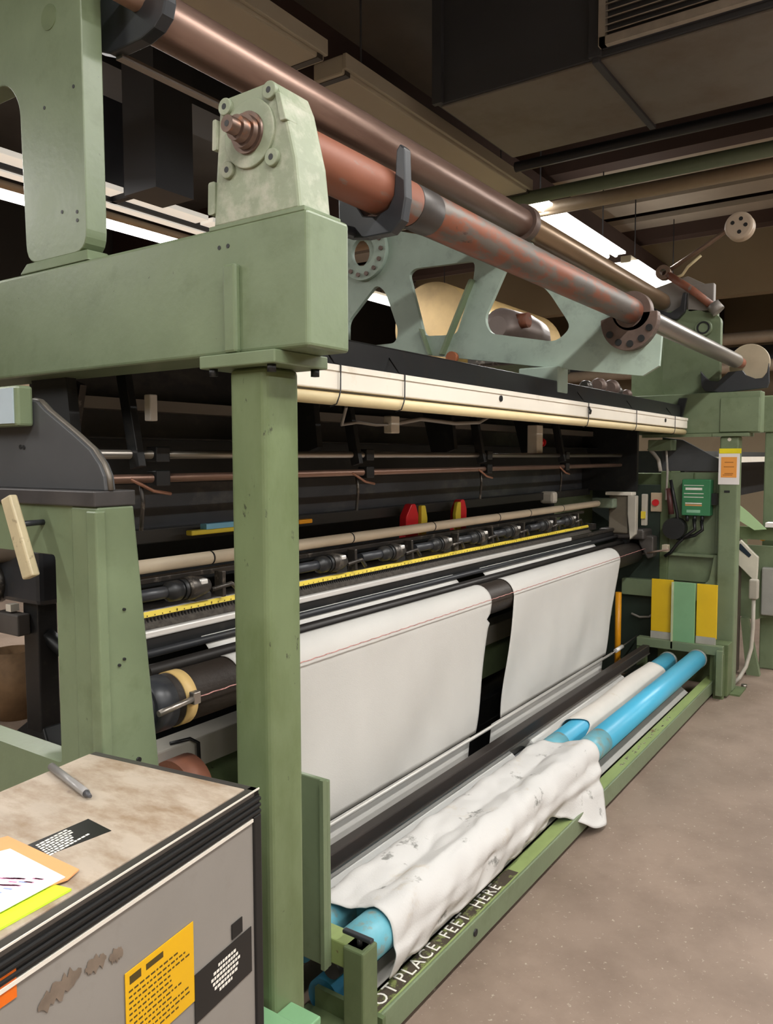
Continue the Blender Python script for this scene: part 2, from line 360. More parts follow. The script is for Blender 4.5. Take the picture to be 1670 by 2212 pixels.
# ------------------------------------------------------------------ near gantry
g1 = thing('gantry_frame', 'near green steel gantry with square post, heavy arm and tall arched upright', 'gantry', (.05, .05, 0))
B(0, .106, 0, .102, .012, 1.785).build('post', M('chipped_green_paint', '#6f7d5a', .37, var=.12, scale=6, col2='#5f6d47', amt=.60, sharp=.14, stretch=(1, 1, .45), col3='#2f3026', amt3=.69, scale3=42, rvar=.1), g1, bevel=.012, segs=3)
B(-.05, .16, -.05, .16, 0, .012).build('foot_plate', green_dull, g1)
B(-.03, .135, -.054, .157, 1.785, 1.812).build('top_plate', green, g1, bevel=.003)
B(-.012, .118, -.125, 2.6, 1.812, 2.07).build('arm', green, g1, bevel=.008, segs=3)
B(-.028, -.010, .052, .088, 1.813, 1.99).build('weld_rib', green, g1, bevel=.006)
for (x, y) in ((-.015, .13), (.115, -.035), (.115, .13), (-.012, -.03)):
    Cy((x, y, 1.770), (x, y, 1.786), .010, n=6).build('bolt', black, g1)
out = rnd([(.565, 2.095), (.565, 3.3), (2.2, 3.3), (2.2, 2.095), (1.96, 2.095), (1.965, 2.50), (1.90, 2.56), (.88, 2.56), (.828, 2.50), (.818, 2.095)], .05)
MB().prism('X', out, -.002, .055).build('upright', green, g1, bevel=.003)
MB().hexa([(-.012, .55, 2.07), (.065, .55, 2.07), (.065, .835, 2.07), (-.012, .835, 2.07), (-.002, .565, 2.098), (.055, .565, 2.098), (.055, .82, 2.098), (-.002, .82, 2.098)]).build('upright_flange', green, g1, bevel=.003)
for (y, z) in ((.11, 2.03), (.085, 2.03), (.60, 2.48), (.72, 2.46), (.66, 2.2), (.60, 2.17), (.60, 2.19)):
    x = -.0125 if z < 2.07 else -.0025
    Cy((x-.0006, y, z), (x+.002, y, z), .0045, n=10).build('bolt_hole', black, g1)
Cy((-.004, .69, 2.665), (.02, .69, 2.665), .03, n=20).build('boss', green_dull, g1)

# far gantry
g2 = thing('gantry_frame', 'far green steel gantry with an orange notice on its post', 'gantry', (4.55, .05, 0))
B(4.49, 4.60, -.035, .085, .012, 1.735).build('post', green, g2, bevel=.012, segs=3)
B(4.44, 4.66, -.09, .14, 0, .012).build('foot_plate', green_dull, g2)
B(4.46, 4.64, -.10, .13, 1.735, 1.757).build('top_plate', green, g2, bevel=.003)
B(4.49, 4.62, -.163, 2.6, 1.757, 2.03).build('arm', green, g2, bevel=.008, segs=3)
B(4.475, 4.491, -.155, .085, 1.765, 1.99).build('face_plate', green, g2, bevel=.004)
B(4.47, 4.49, .13, .6, 1.735, 1.757).build('lower_flange', green, g2)
MB().prism('X', rnd([(.12, 2.03), (.12, 2.55), (.30, 2.62), (.50, 2.62), (.50, 2.03)], .04), 4.60, 4.66).build('upright', green, g2, bevel=.003)
Cy((4.56, .225, 2.478), (4.60, .225, 2.478), .055, n=24).build('boss', green, g2, bevel=.004)
MB().lathe((4.555, .225, 2.478), (1, 0, 0), [(0, .032), (0, .043), (.01, .043), (.01, .032), (0, .032)]).build('boss_ring', black, g2)
B(4.35, 4.48, -.03, .085, .012, .36).build('rack_foot', green_dull, g2, bevel=.004)
Cy((4.488, .025, 1.715), (4.49, .025, 1.715), .012, n=10).build('screw', white_p, g2)
B(4.487, 4.49, .015, .05, 1.36, 1.375).build('slot', black, g2)
# hooks on the gantries
fc = [(.232, 2.186), (.223, 2.079), (.199, 2.045), (.07, 2.032), (-.186, 2.05), (-.198, 2.085), (-.192, 2.211), (-.183, 2.151), (-.158, 2.115), (-.115, 2.113), (-.057, 2.14), (-.034, 2.172), (.055, 2.166), (.117, 2.107), (.173, 2.115), (.211, 2.156)]
MB().prism('X', fc, 4.54, 4.575).build('roller_cradle', black_s, g2, bevel=.003)
MB().prism('X', [(.398, 2.80), (.390, 2.66), (.40, 2.63), (.43, 2.608), (.48, 2.596), (.60, 2.596), (.66, 2.62), (.66, 2.80), (.60, 2.80), (.56, 2.725), (.52, 2.69), (.485, 2.672), (.455, 2.683), (.435, 2.72), (.428, 2.80)], .10, .135).build('roller_hook', black_s, g1, bevel=.004)
MB().prism('X', [(.062, 2.27), (.058, 2.21), (.035, 2.178), (.0, 2.171), (-.035, 2.182), (-.052, 2.21), (-.060, 2.31), (-.070, 2.323), (-.082, 2.312), (-.086, 2.20), (-.076, 2.15), (-.045, 2.125), (.03, 2.125), (.09, 2.135), (.11, 2.16), (.112, 2.25), (.095, 2.262)], .385, .415).build('roller_cradle', black_s, g1, bevel=.004)
Cy((.07, .07, 2.11), (.39, .07, 2.145), .014, n=12).build('cradle_bar', black_s, g1)

# gearbox on the near arm
t = thing('roller_gearbox', 'pale green cast gearbox with a stepped shaft stub on the near arm', 'gearbox', (.04, .01, 2.07))
gb = [(.128, 2.072), (.118, 2.18), (.106, 2.300), (.088, 2.322), (-.036, 2.324), (-.052, 2.313), (-.067, 2.280), (-.095, 2.17), (-.106, 2.072)]
MB().prism('X', gb, -.01, .085).build('housing', green_cast, t, bevel=.006)
B(-.012, .10, -.118, .14, 2.066, 2.076).build('base_plate', green, t, bevel=.002)
Cy((-.016, .020, 2.236), (-.008, .020, 2.236), .066, n=40).build('cover_disc', green_cast, t, bevel=.002)
for (y, z) in ((.084, 2.302), (-.036, 2.304), (.080, 2.178), (-.040, 2.178)):
    o = Cy((-.018, y, z), (-.006, y, z), .017, n=20).build('lug', green_cast, t, bevel=.002)
    Cy((-.0185, y, z), (-.016, y, z), .006, n=12).build('hole', black, o)
MB().prism('X', rnd([(.112, 2.225), (.124, 2.225), (.121, 2.285), (.110, 2.285)], .004), -.014, .01).build('pad', green_cast, t)
MB().prism('X', rnd([(.122, 2.10), (.142, 2.10), (.139, 2.165), (.119, 2.165)], .006), -.012, .02).build('pad', green_cast, t)
MB().prism('X', rnd([(-.062, 2.24), (-.078, 2.24), (-.062, 2.295), (-.050, 2.295)], .004), -.016, .02).build('pad', green_cast, t, bevel=.002)
MB().lathe((-.008, .020, 2.236), (-1, 0, 0), [(0, .040), (.014, .040), (.014, .032), (.026, .032), (.026, .024), (.044, .024), (.044, .016), (.066, .016), (.066, .0)]).build('shaft', M('rusty_bright_shaft', '#6b584e', .35, .6, var=.25, scale=25, col2='#8a5a40', amt=.62), t)
Cy((-.0745, .020, 2.236), (-.0735, .020, 2.236), .006, n=12).build('centre_hole', black, t)

# lower rusty roller
AY, AZ = .0, 2.233
t = thing('rusty_roller', 'long rust orange roller resting on black cradles between the gantry arms', 'roller', (2.3, AY, AZ))
def seg(p, a, b, r, m, name, par, n=40): return Cy((a, p[0], p[1]), (b, p[0], p[1]), r, n=n).build(name, m, par, bevel=.002)
seg((AY, AZ), .085, .10, .062, steel, 'end_ring', t)
seg((AY, AZ), .10, .52, .0545, rust, 'tube', t)
seg((AY, AZ), .52, .62, .0555, M('dark_tube_band', '#4c4744', .45, .4, var=.2, scale=8), 'band', t)
seg((AY, AZ), .62, 2.34, .0545, rust_dark, 'tube', t)
MB().lathe((2.30, AY, AZ), (1, 0, 0), [(0, .055), (0, .085), (.05, .085), (.05, .07), (.085, .07), (.085, .055)], n=40).build('collar', collar_m, t, bevel=.002)
seg((AY, AZ), 2.38, 4.50, .046, silver_tube, 'tube', t)
seg((AY, AZ), 4.50, 4.66, .036, rust, 'journal', t)
MB().lathe((4.70, -.045, 2.233), (1, 0, 0), [(0, 0), (0, .130), (.025, .130), (.025, 0)], n=48).build('end_disc', disc_b, t, bevel=.004)
# upper brown roller
BY, BZ = .49, 2.672
t = thing('brown_roller', 'upper brown steel roller with a collar at mid length', 'roller', (2.3, BY, BZ))
seg((BY, BZ+.02), .02, .14, .03, M('tan_roller_stub', '#a58471', .4, .3, var=.1), 'journal', t)
seg((BY, BZ), .14, 2.26, .062, brown_roll, 'tube', t)
MB().lathe((2.22, BY, BZ), (1, 0, 0), [(0, .062), (0, .082), (.05, .082), (.05, .062)], n=40).build('collar', collar_m, t, bevel=.002)
seg((BY, BZ), 2.26, 4.50, .058, M('tan_steel_tube', '#8b7258', .34, .5, var=.12, scale=3, stretch=(.25, 2, 2)), 'tube', t)
seg((BY, BZ), 4.50, 4.60, .035, steel, 'journal', t)
B(.12, 4.5, .575, .60, 2.588, 2.600).build('edge_strip', steel, t)
# support of the far end of the upper roller
t = thing('roller_bracket', 'grey bracket with a black hook holding the far end of the upper roller', 'bracket', (4.66, .4, 2.53))
gbm = M('grey_bracket_paint', '#8d8781', .5, .1, var=.1, scale=7)
MB().prism('X', [(.58, 2.535), (.60, 2.80), (.36, 2.86), (.19, 2.76), (.17, 2.55)], 4.66, 4.70).build('plate', gbm, t, bevel=.004)
B(4.60, 4.66, .17, .34, 2.60, 2.78).build('block', gbm, t, bevel=.006)
MB().prism('X', rnd([(.58, 2.67), (.56, 2.58), (.40, 2.55), (.35, 2.60), (.34, 2.73), (.365, 2.73), (.38, 2.64), (.45, 2.60), (.53, 2.63), (.555, 2.67)], .012), 4.56, 4.60).build('hook', black_s, t, bevel=.003)
# pulley on a bent lever
t = thing('tension_pulley', 'cream pulley wheel on a long bent lever above the far arm', 'pulley', (4.75, .40, 2.80))
wy, wz, px_ = .017, 3.127, 4.56
MB().lathe((px_, wy, wz), (1, 0, 0), [(0, 0), (0, .070), (.004, .088), (.012, .090), (.018, .078), (.080, .078), (.086, .090), (.094, .088), (.098, .0)], n=40).build('wheel', M('cream_wheel_plastic', '#c6b49f', .4, var=.06), t)
for a in (.5, 1.9, 3.2, 4.6): Cy((px_-.004, wy+.043*math.cos(a), wz+.043*math.sin(a)), (px_+.002, wy+.043*math.cos(a), wz+.043*math.sin(a)), .013, n=12).build('hole', black, t)
lv = M('brown_lever_steel', '#7a6353', .4, .4, var=.2, scale=15)
MB().sweep([(px_+.04, wy, wz), (px_+.04, .10, 3.115), (px_+.03, .25, 3.02), (px_+.02, .48, 2.89)], .016, 10).build('lever', lv, t)
MB().lathe((px_-.02, .498, 2.883), (1, 0, 0), [(0, .022), (0, .050), (.06, .050), (.06, .022), (0, .022)]).build('pivot', lv, t)
MB().sweep([(px_, .47, 2.865), (px_, .31, 2.745), (px_, .15, 2.60)], .026, 12).build('bar', rust, t)
MB().sweep([(px_-.01, .165, 2.625), (px_-.01, .125, 2.575)], .045, 12).build('clamp', gbm, t)
MB().sweep([(px_, .42, 2.835), (px_, .37, 2.85), (px_, .335, 2.90), (px_, .25, 2.965)], .010).build('handle', M('cream_handle', '#c9b98f', .5), t)

# middle support truss
t = thing('support_truss', 'pale aqua steel truss plate with triangular cut-outs behind the rusty roller', 'truss', (2.35, .8, 2.1))
outl = [(1.785, 2.18), (1.78, 2.715), (1.551, 2.782), (1.277, 2.792), (.967, 2.70), (.631, 2.60), (.40, 2.46), (.084, 2.23), (-.121, 2.12), (-.113, 1.994), (-.044, 1.955), (.253, 1.998), (.859, 2.095), (1.133, 2.139), (1.30, 2.155), (1.60, 2.165)]
hA = rnd([(1.574, 2.347), (1.38, 2.525), (1.323, 2.48), (1.240, 2.265), (1.26, 2.205), (1.575, 2.205)], .035, 4)
hB = rnd([(1.175, 2.55), (1.14, 2.575), (.785, 2.565), (.795, 2.47), (.89, 2.215), (1.08, 2.225)], .035, 4)
hC = rnd([(.60, 2.54), (.735, 2.28), (.705, 2.205), (.36, 2.135), (.285, 2.195), (.40, 2.37)], .04, 4)
hR = circ((1.50, 2.70), .075)
MB().prism('X', outl, 2.34, 2.365, holes=[hA, hB, hC, hR]).build('plate', aqua, t)
MB().lathe((2.31, 1.45, 2.70), (1, 0, 0), [(0, .075), (0, .150), (.03, .150), (.03, .075), (0, .075)], n=40).build('bearing_ring', aqua, t, bevel=.002)
for k in range(14):
    a = 2*math.pi*k/14; Cy((2.30, 1.45+.122*math.cos(a), 2.70+.122*math.sin(a)), (2.315, 1.45+.122*math.cos(a), 2.70+.122*math.sin(a)), .012, n=8).build('bolt', collar_m, t)
MB().prism('X', [(.80, 2.47), (.785, 2.47), (.955, 2.12), (.97, 2.12)], 2.30, 2.345).build('rib', green, t)
MB().prism('X', [(1.095, 2.26), (1.085, 2.26), (1.03, 2.125), (1.04, 2.125)], 2.31, 2.345).build('rib', green, t)
Cy((2.33, .90, 2.10), (2.30, .90, 2.10), .03, n=12).build('rusty_bolt', M('rust_bolt', '#9d5a36', .6), t)
hs = [(.01+.125*math.cos(math.radians(a)), 2.20+.135*math.sin(math.radians(a))) for a in range(170, 366, 8)]+[(.01+.058*math.cos(math.radians(a)), 2.225+.060*math.sin(math.radians(a))) for a in range(360, 174, -10)]
MB().prism('X', hs, 2.30, 2.345).build('collar_seat', collar_m, t, bevel=.003)
for a in (205, 235, 265, 295, 325): Cy((2.293, .01+.10*math.cos(math.radians(a)), 2.20+.108*math.sin(math.radians(a))), (2.302, .01+.10*math.cos(math.radians(a)), 2.20+.108*math.sin(math.radians(a))), .015, n=10).build('hole', black, t)
MB().prism('X', [(.36, 2.40), (.33, 2.40), (.50, 2.62), (.56, 2.62)], 2.345, 2.37).build('brace', aqua, t)
B(2.30, 2.42, .33, .53, 1.90, 2.02).build('foot_block', aqua, t, bevel=.006)

# ------------------------------------------------------------------ loom: near side frame
SX = -.24
t = thing('loom_side_frame', 'near green loom side frame with a tall rectangular opening', 'machine frame', (-.19, .6, 0))
MB().prism('X', [(.225, 0), (.225, 1.507), (1.9, 1.507), (1.9, 0)], SX, SX+.03, holes=[rnd([(.362, 1.405), (.362, .968), (1.6, .968), (1.6, 1.405)], .012, 3)]).build('side_plate', green, t)
MB().hexa([(SX-.004, .206, 0), (-.03, .206, 0), (-.05, .30, 0), (SX-.004, .30, 0), (SX-.004, .214, 1.507), (-.158, .214, 1.507), (-.158, .30, 1.507), (SX-.004, .30, 1.507)]).build('front_column', green, t, bevel=.005)
MB().hexa([(SX-.012, .198, 0), (SX+.012, .198, 0), (SX+.012, .24, 0), (SX-.012, .24, 0), (SX-.012, .208, 1.50), (SX+.012, .208, 1.50), (SX+.012, .24, 1.50), (SX-.012, .24, 1.50)]).build('corner_lip', green, t, bevel=.004)
B(SX+.002, -.175, .37, 1.6, .94, .966).build('sill', green, t, bevel=.004)
for (x, z) in ((-.165, .985), (-.167, .96), (-.19, 1.30), (-.193, 1.20), (-.205, 1.19)):
    Cy((x, .2095-.004*(1.5-z), z), (x, .216, z), .0055 if z < 1.1 else .003, n=10).build('bolt_hole', black, t)
tag(B(SX-.01, -.155, .212, 1.9, 1.507, 1.538).build('cap_rail', M('dark_cap_rail', '#4a4747', .45, .3, var=.2, scale=12), None, bevel=.003), 'thin dark rail lying on the near side frame', 'rail')
cv = [(.9, 1.731), (.464, 1.724), (.437, 1.72), (.408, 1.70), (.313, 1.649), (.26, 1.618), (.232, 1.59), (.218, 1.566), (.214, 1.538), (.9, 1.538)]
t = thing('side_cover', 'charcoal side cover with a sloping front on the near side frame', 'machine cover', (-.2, .5, 1.538))
MB().prism('X', cv, -.225, -.20).build('panel', cover_g, t, bevel=.002)
MB().sweep([(-.212, y, z) for y, z in cv[1:9]], .006, 8).build('rim', M('worn_cover_rim', '#6a645c', .45, .4), t)
B(-.262, -.226, .445, .90, 1.668, 1.752).build('upper_box', green, t, bevel=.006)
B(-.265, -.261, .457, .88, 1.674, 1.747).build('box_sheen', M('pale_blue_sheen', '#b4c3cc', .4, var=.04), t)  # bluish white painted as light reflecting off the green box side
for (y, z) in ((.487, 1.625), (.50, 1.626)): Cy((-.2265, y, z), (-.224, y, z), .005, n=10).build('hole', black, t)
t = thing('lever_handle', 'cream square lever leaning in front of the near side frame', 'lever', (-.3, .40, 1.37))
MB().hexa([(-.308, .335, 1.372), (-.290, .335, 1.372), (-.290, .372, 1.360), (-.308, .372, 1.360), (-.308, .408, 1.530), (-.290, .408, 1.530), (-.290, .442, 1.518), (-.308, .442, 1.518)]).build('handle', wood_lever, t, bevel=.004)
MB().sweep([(-.299, .39, 1.47), (-.26, .40, 1.47), (-.238, .40, 1.47)], .006, 8).build('pivot', black_s, t)

# far side frame
t = thing('loom_side_frame', 'far green loom side frame carrying the control box', 'machine frame', (4.7, .6, 0))
B(4.62, 4.66, .105, .50, .72, 1.492).build('inner_panel', green, t, bevel=.004)
B(4.61, 4.63, .27, .275, 1.40, 1.49).build('panel_seam', green_dull, t)
B(4.60, 4.625, .10, .125, .93, 1.49).build('edge_strip', green, t, bevel=.003)
B(4.60, 4.90, .44, .50, .0, 1.50).build('column', green_dull, t, bevel=.006)
B(4.66, 4.9, .12, 1.9, .0, 1.48).build('body', green_dull, t)
B(4.56, 4.62, .11, .44, .905, .925).build('ledge', green, t, bevel=.003)
MB().prism('X', rnd([(.08, .57), (.08, .93), (.115, .93), (.145, .75), (.18, .72), (.75, .72), (.75, .60), (.40, .60), (.16, .60), (.12, .57)], .012), 4.54, 4.60).build('lower_bracket', green, t, bevel=.004)
B(4.60, 4.66, .5, 1.0, .0, 1.4).build('dark_panel', M('dark_green_panel', '#27332a', .5, var=.2), t)  # panel darker than the rest of the frame
tag(MB().prism('X', [(.10, 1.55), (.10, 1.575), (.36, 1.72), (.50, 1.74), (.50, 1.50), (.10, 1.50)], 4.62, 4.65).build('side_cover', cover_g, None, bevel=.003), 'charcoal sloped side cover on the far side frame', 'machine cover')
tag(B(4.48, 4.62, .40, .56, 1.645, 1.72).build('beam_end_block', green, None, bevel=.005), 'small green block under the far end of the light strip', 'bracket')

# ------------------------------------------------------------------ loom: overhead light strip and header beam
t = thing('header_beam', 'long black header beam behind the white trunking', 'beam', (2.3, .40, 1.86))
MB().prism('Y', [(.12, 1.862), (.12, 1.952), (4.45, 1.952), (4.45, 1.862)], .335, .42).build('beam', black_s, t, bevel=.006)
B(.12, 4.45, .42, .60, 1.93, 1.95).build('top_plate', black, t)
MB().prism('X', [(.33, 1.80), (.33, 1.87), (.30, 2.0), (.35, 2.0), (.38, 1.87), (.38, 1.80)], 4.46, 4.50).build('end_bracket', black_s, t)
t = thing('white_trunking', 'cream white trunking strip tied with dark wire below the header beam', 'trunking', (2.3, .30, 1.79))
B(.25, 4.44, .285, .335, 1.792, 1.862).build('cover', white_p, t, bevel=.004)
B(.25, 4.44, .281, .286, 1.845, 1.862).build('lip', white_p, t)
for x in (1.62, 3.9): Cy((x, .280, 1.828), (x, .286, 1.828), .012, n=10).build('hole', black, t)
for x in (.60, .93, 2.55, 3.3, 4.1):
    MB().sweep([(x, .345, 1.93), (x+.004, .30, 1.868), (x+.006, .278, 1.862), (x+.004, .278, 1.792), (x-.004, .276, 1.775), (x-.012, .28, 1.752), (x-.016, .30, 1.745)], .0022, 6).build('tie_wire', cable_k, t)
MB().sweep([(2.55, .276, 1.84), (2.57, .274, 1.825), (2.56, .274, 1.81)], .006, 6).build('wire_knot', cable_k, t)
tag(Cy((.25, .305, 1.769), (4.43, .305, 1.769), .0185, n=20).build('conduit_pipe', beige), 'beige plastic pipe along the underside of the white trunking', 'pipe')

t = thing('drive_gears', 'cluster of small oily gears and caps on top of the header beam', 'gears', (3.4, .5, 1.952))
for k, (x, y, r, m) in enumerate(((3.10, .50, .035, dirty_steel), (3.22, .47, .045, collar_m), (3.34, .52, .03, dirty_steel), (3.46, .48, .05, collar_m), (3.60, .50, .04, dirty_steel), (3.72, .47, .03, collar_m))):
    MB().lathe((x-.03, y, 1.955+r), (1, 0, 0), [(0, 0), (0, r*.7), (.015, r), (.045, r), (.06, r*.5), (.075, 0)], n=16).build('gear', m, t)
B(3.05, 3.78, .53, .56, 1.952, 1.99).build('base', dirty_steel, t, bevel=.004)

# harness space
t = thing('harness_housing', 'black sheet metal harness housing across the inside of the loom', 'machine body', (2.3, 1.1, 1.3))
B(.135, 4.47, 1.02, 1.05, 1.36, 1.95).build('back_panel', M('worn_charcoal_panel', '#44464a', .35, .2, var=.3, scale=4, col2='#6a6a66', amt=.64, sharp=.12, stretch=(.6, 1, 1)), t)
B(.135, 4.47, .94, 1.02, 1.75, 1.785).build('ledge', M('dull_grey_ledge', '#8a857f', .4, .2, var=.15, scale=6, stretch=(.3, 1, 1)), t)
B(.135, 4.47, .90, 1.02, 1.66, 1.665).build('ledge', black, t)
MB().hexa([(.135, .94, 1.52), (4.47, .94, 1.52), (4.47, 1.02, 1.52), (.135, 1.02, 1.52), (.135, .99, 1.66), (4.47, .99, 1.66), (4.47, 1.02, 1.66), (.135, 1.02, 1.66)]).build('panel', M('worn_black_panel', '#484a4b', .35, .2, var=.25, scale=4, col2='#50504c', amt=.66, sharp=.12, stretch=(.5, 1, 1)), t)
B(.135, 4.47, .97, 1.04, 1.325, 1.372).build('lower_rail', M('dull_black_rail', '#383633', .4, .3, var=.25, scale=6, stretch=(.3, 1, 1)), t, bevel=.004)
B(.42, 4.47, 1.25, 1.28, .35, 1.36).build('rear_panel', void, t)
B(.135, 4.47, .61, 1.28, 1.93, 1.945).build('roof', black, t)
B(4.43, 4.47, .62, 1.28, 1.36, 1.93).build('end_plate', black, t)
n = 46
for k in range(n):
    x = .16+k*4.25/n
    B(x, x+.07, 1.035, 1.06, 1.375, 1.515).build('heald_plate', void, t)
for k, (y, z, m) in enumerate(((.70, 1.612, steel), (.70, 1.545, M('reddish_rod', '#8d6f60', .35, .6, var=.15, scale=6)))):
    o = thing('guide_rod', ['upper', 'lower'][k]+' polished guide rod running through the black loom interior', 'rod', (2.2, y, z))
    Cy((.08, y, z), (4.32, y, z), .0125, n=16).build('rod', m, o)
    for x in (.30, 1.30, 2.30, 3.30): B(x-.02, x+.03, y-.022, y+.022, z-.022, z+.022).build('clamp', black, o, bevel=.004)
B_ = [.22, 1.22, 2.22, 3.22]
lev0 = None
for k, x in enumerate(B_):
    lab = 'black lifting lever left of the near post behind the guide rods'
    if lev0 is None:
        lev0 = thing('lifting_lever', lab, 'lever', (x, .74, 1.9), group='lifting levers inside the loom')
        MB().prism('X', [(.66, 1.58), (.73, 1.92), (.77, 1.92), (.70, 1.57)], x-.012, x+.012).build('arm', black, lev0, bevel=.002)
        MB().prism('X', [(.84, 1.66), (.80, 1.80), (.86, 1.82), (.90, 1.70)], x-.09, x-.07).build('plate', dirty_steel, lev0)
        MB().prism('X', [(.74, 1.64), (.76, 1.82), (.88, 1.93), (.94, 1.9), (.86, 1.6)], x-.16, x-.13).build('side_arm', black, lev0)
        Cy((x-.16, .74, 1.86), (x+.02, .74, 1.86), .018, n=12).build('pivot', black_s, lev0)
        MB().sweep([(x+.02, .70, 1.545), (x+.025, .695, 1.48), (x+.02, .70, 1.40)], .006).build('hose', dirty_steel, lev0)
        MB().sweep([(x-.02, .69, 1.545), (x+.05, .68, 1.51), (x+.11, .68, 1.50)], .005).build('wire', M('copper_wire', '#a5765f', .4, .4), lev0)
    else:
        c = copy_tree(lev0); c.location.x = x; c['label'] = ['', 'second', 'third', 'farthest'][k]+' black lifting lever counted from the near post, behind the guide rods'
t = tag(B(2.95, 3.03, .72, .78, 1.60, 1.78).build('switch_box', white_p, None, bevel=.004), 'cream switch box hanging above the guide rods', 'switch')
t = thing('switch_button', 'red push button on the side of the cream switch box', 'button', (3.05, .74, 1.68))
Cy((3.03, .74, 1.685), (3.06, .74, 1.685), .018, n=16).build('button', red, t); Cy((3.06, .74, 1.685), (3.07, .74, 1.685), .024, n=16).build('cap', red, t)
tag(B(1.48, 1.54, .70, .74, 1.70, 1.77).build('junction_box', white_p, None, bevel=.004), 'small white junction box hanging below the beige pipe', 'electrical box')
t = thing('looped_cable', 'grey cables sagging below the trunking into the white junction box', 'cable', (1.6, .68, 1.7))
MB().sweep([(1.05, .60, 1.78), (1.10, .66, 1.72), (1.25, .70, 1.735), (1.40, .72, 1.73), (1.49, .72, 1.735)], .006).build('strand', cable_g, t)
MB().sweep([(1.54, .72, 1.74), (1.70, .70, 1.765), (1.95, .68, 1.755), (2.15, .66, 1.765), (2.30, .64, 1.82)], .009).build('strand', cable_g, t)
t = tag(B(.20, .225, .60, .625, 1.70, 1.77).build('strap_end', M('pale_strap', '#c9c3ba', .5), None, bevel=.003), 'short pale strap with a hole hanging under the near arm', 'strap')

# ------------------------------------------------------------------ reed table area
t = thing('lint_pipe', 'long tan plastic pipe with dark ties across the front of the loom', 'pipe', (2.2, .84, 1.27))
MB().lathe((.30, .84, 1.275), (1, 0, 0), [(0, 0), (0, .0215), (3.96, .0215), (3.99, .012), (3.99, 0)], n=20).build('pipe', tan_p, t)
for x in (.62, 1.38, 2.02, 2.7, 3.1, 3.6): MB().lathe((x, .84, 1.275), (1, 0, 0), [(0, .0218), (0, .0228), (.006, .0228), (.006, .0218)], n=20).build('tie', cable_k, t)
t = thing('breast_table', 'long steel breast table with a pin grid and a bright front edge', 'machine table', (2.2, .80, 1.1))
B(.28, 3.98, .83, .87, 1.222, 1.240).build('upper_rail', dirty_steel, t, bevel=.003)
B(.28, 4.3, .86, .98, 1.09, 1.13).build('bed', dirty_steel, t)
MB().hexa([(.28, .775, 1.098), (3.98, .775, 1.098), (3.98, .80, 1.098), (.28, .80, 1.098), (.28, .812, 1.132), (3.98, .812, 1.132), (3.98, .86, 1.132), (.28, .86, 1.132)]).build('pin_plate', M('perforated_steel', '#6d6760', .35, .7, var=.35, scale=60), t)
B(.28, 3.58, .758, .79, 1.075, 1.097).build('front_bar', chrome, t, bevel=.005)
B(3.58, 4.4, .758, .79, 1.075, 1.097).build('front_bar_end', dirty_steel, t, bevel=.005)
B(.28, 4.4, .765, .80, 1.035, 1.074).build('under_bar', black, t)
pm = MB()
for k in range(280):
    x = .29+k*3.68/280; pm.box(x, x+.004, .793, .800, 1.113, 1.128)
pm = pm.build('pins', black, t); pm['kind'] = 'stuff'
t = thing('ruler_strip', 'yellow measuring strip with dark divisions along the breast table', 'ruler', (2.0, .80, 1.135))
MB().hexa([(.29, .796, 1.130), (3.98, .796, 1.130), (3.98, .80, 1.130), (.29, .80, 1.130), (.29, .802, 1.145), (3.98, .802, 1.145), (3.98, .806, 1.145), (.29, .806, 1.145)]).build('strip', yellow_r, t)
pm = MB()
for k in range(130):
    x = .30+k*.0284; pm.box(x, x+.003, .7955, .7962 if k % 5 else .7965, 1.132, 1.136 if k % 5 else 1.140)
pm = pm.build('divisions', ink, t); pm['kind'] = 'stuff'
tm0 = None
for k, x in enumerate((.52, 1.24, 1.66, 2.06, 2.44, 2.82, 3.28, 3.66)):
    if tm0 is None:
        x0 = x
        tm0 = thing('cloth_temple', 'dark temple cylinder seen left of the near post above the yellow strip', 'loom temple', (x, .80, 1.15), group='temples along the breast table')
        Cy((x-.26, .80, 1.195), (x-.05, .80, 1.195), .019, n=14).build('shaft', black_s, tm0)
        MB().lathe((x-.12, .80, 1.195), (1, 0, 0), [(0, .02), (.015, .032), (.05, .032), (.05, .027), (.06, .027), (.06, .032), (.075, .032)], n=18).build('collar', black, tm0)
        MB().lathe((x-.045, .80, 1.195), (1, 0, 0), [(0, 0), (0, .036), (.03, .038), (.05, .034), (.075, .03), (.095, .022), (.11, 0)], n=18).build('head', dirty_steel, tm0)
        B(x-.01, x+.06, .79, .83, 1.150, 1.175).build('foot', black, tm0, bevel=.004)
        B(x+.10, x+.115, .78, .82, 1.15, 1.235).build('bracket', dirty_steel, tm0, bevel=.003)
        B(x-.005, x+.025, .765, .79, 1.205, 1.222).build('bright_cap', chrome, tm0, bevel=.005)
        MB().sweep([(x+.06, .79, 1.18), (x+.14, .78, 1.19), (x+.18, .79, 1.16)], .008).build('spring', dirty_steel, tm0)
    else:
        c = copy_tree(tm0); c.location.x = x; c['label'] = ['', 'first', 'second', 'third', 'fourth', 'fifth', 'sixth', 'farthest'][k]+' dark temple cylinder right of the near post above the yellow strip'; c.rotation_euler.x = random.uniform(-.1, .1)
for k, x in enumerate((1.95, 2.42)):
    t = thing('warning_lamp', ['left', 'right'][k]+' red and yellow plastic marker behind the tan pipe', 'marker', (x, .90, 1.30))
    MB().prism('Y', rnd([(x-.075, 1.22), (x-.07, 1.33), (x-.025, 1.385), (x+.01, 1.385), (x+.035, 1.33), (x+.03, 1.22)], .012), .89, .93).build('red_tab', red, t, bevel=.004)
    s = 1 if k == 0 else -1
    MB().prism('Y', rnd([(x+s*.045, 1.22), (x+s*.045, 1.375), (x+s*.08, 1.375), (x+s*.10, 1.31), (x+s*.085, 1.22)], .01), .88, .90).build('yellow_tab', yellow_r, t, bevel=.003)
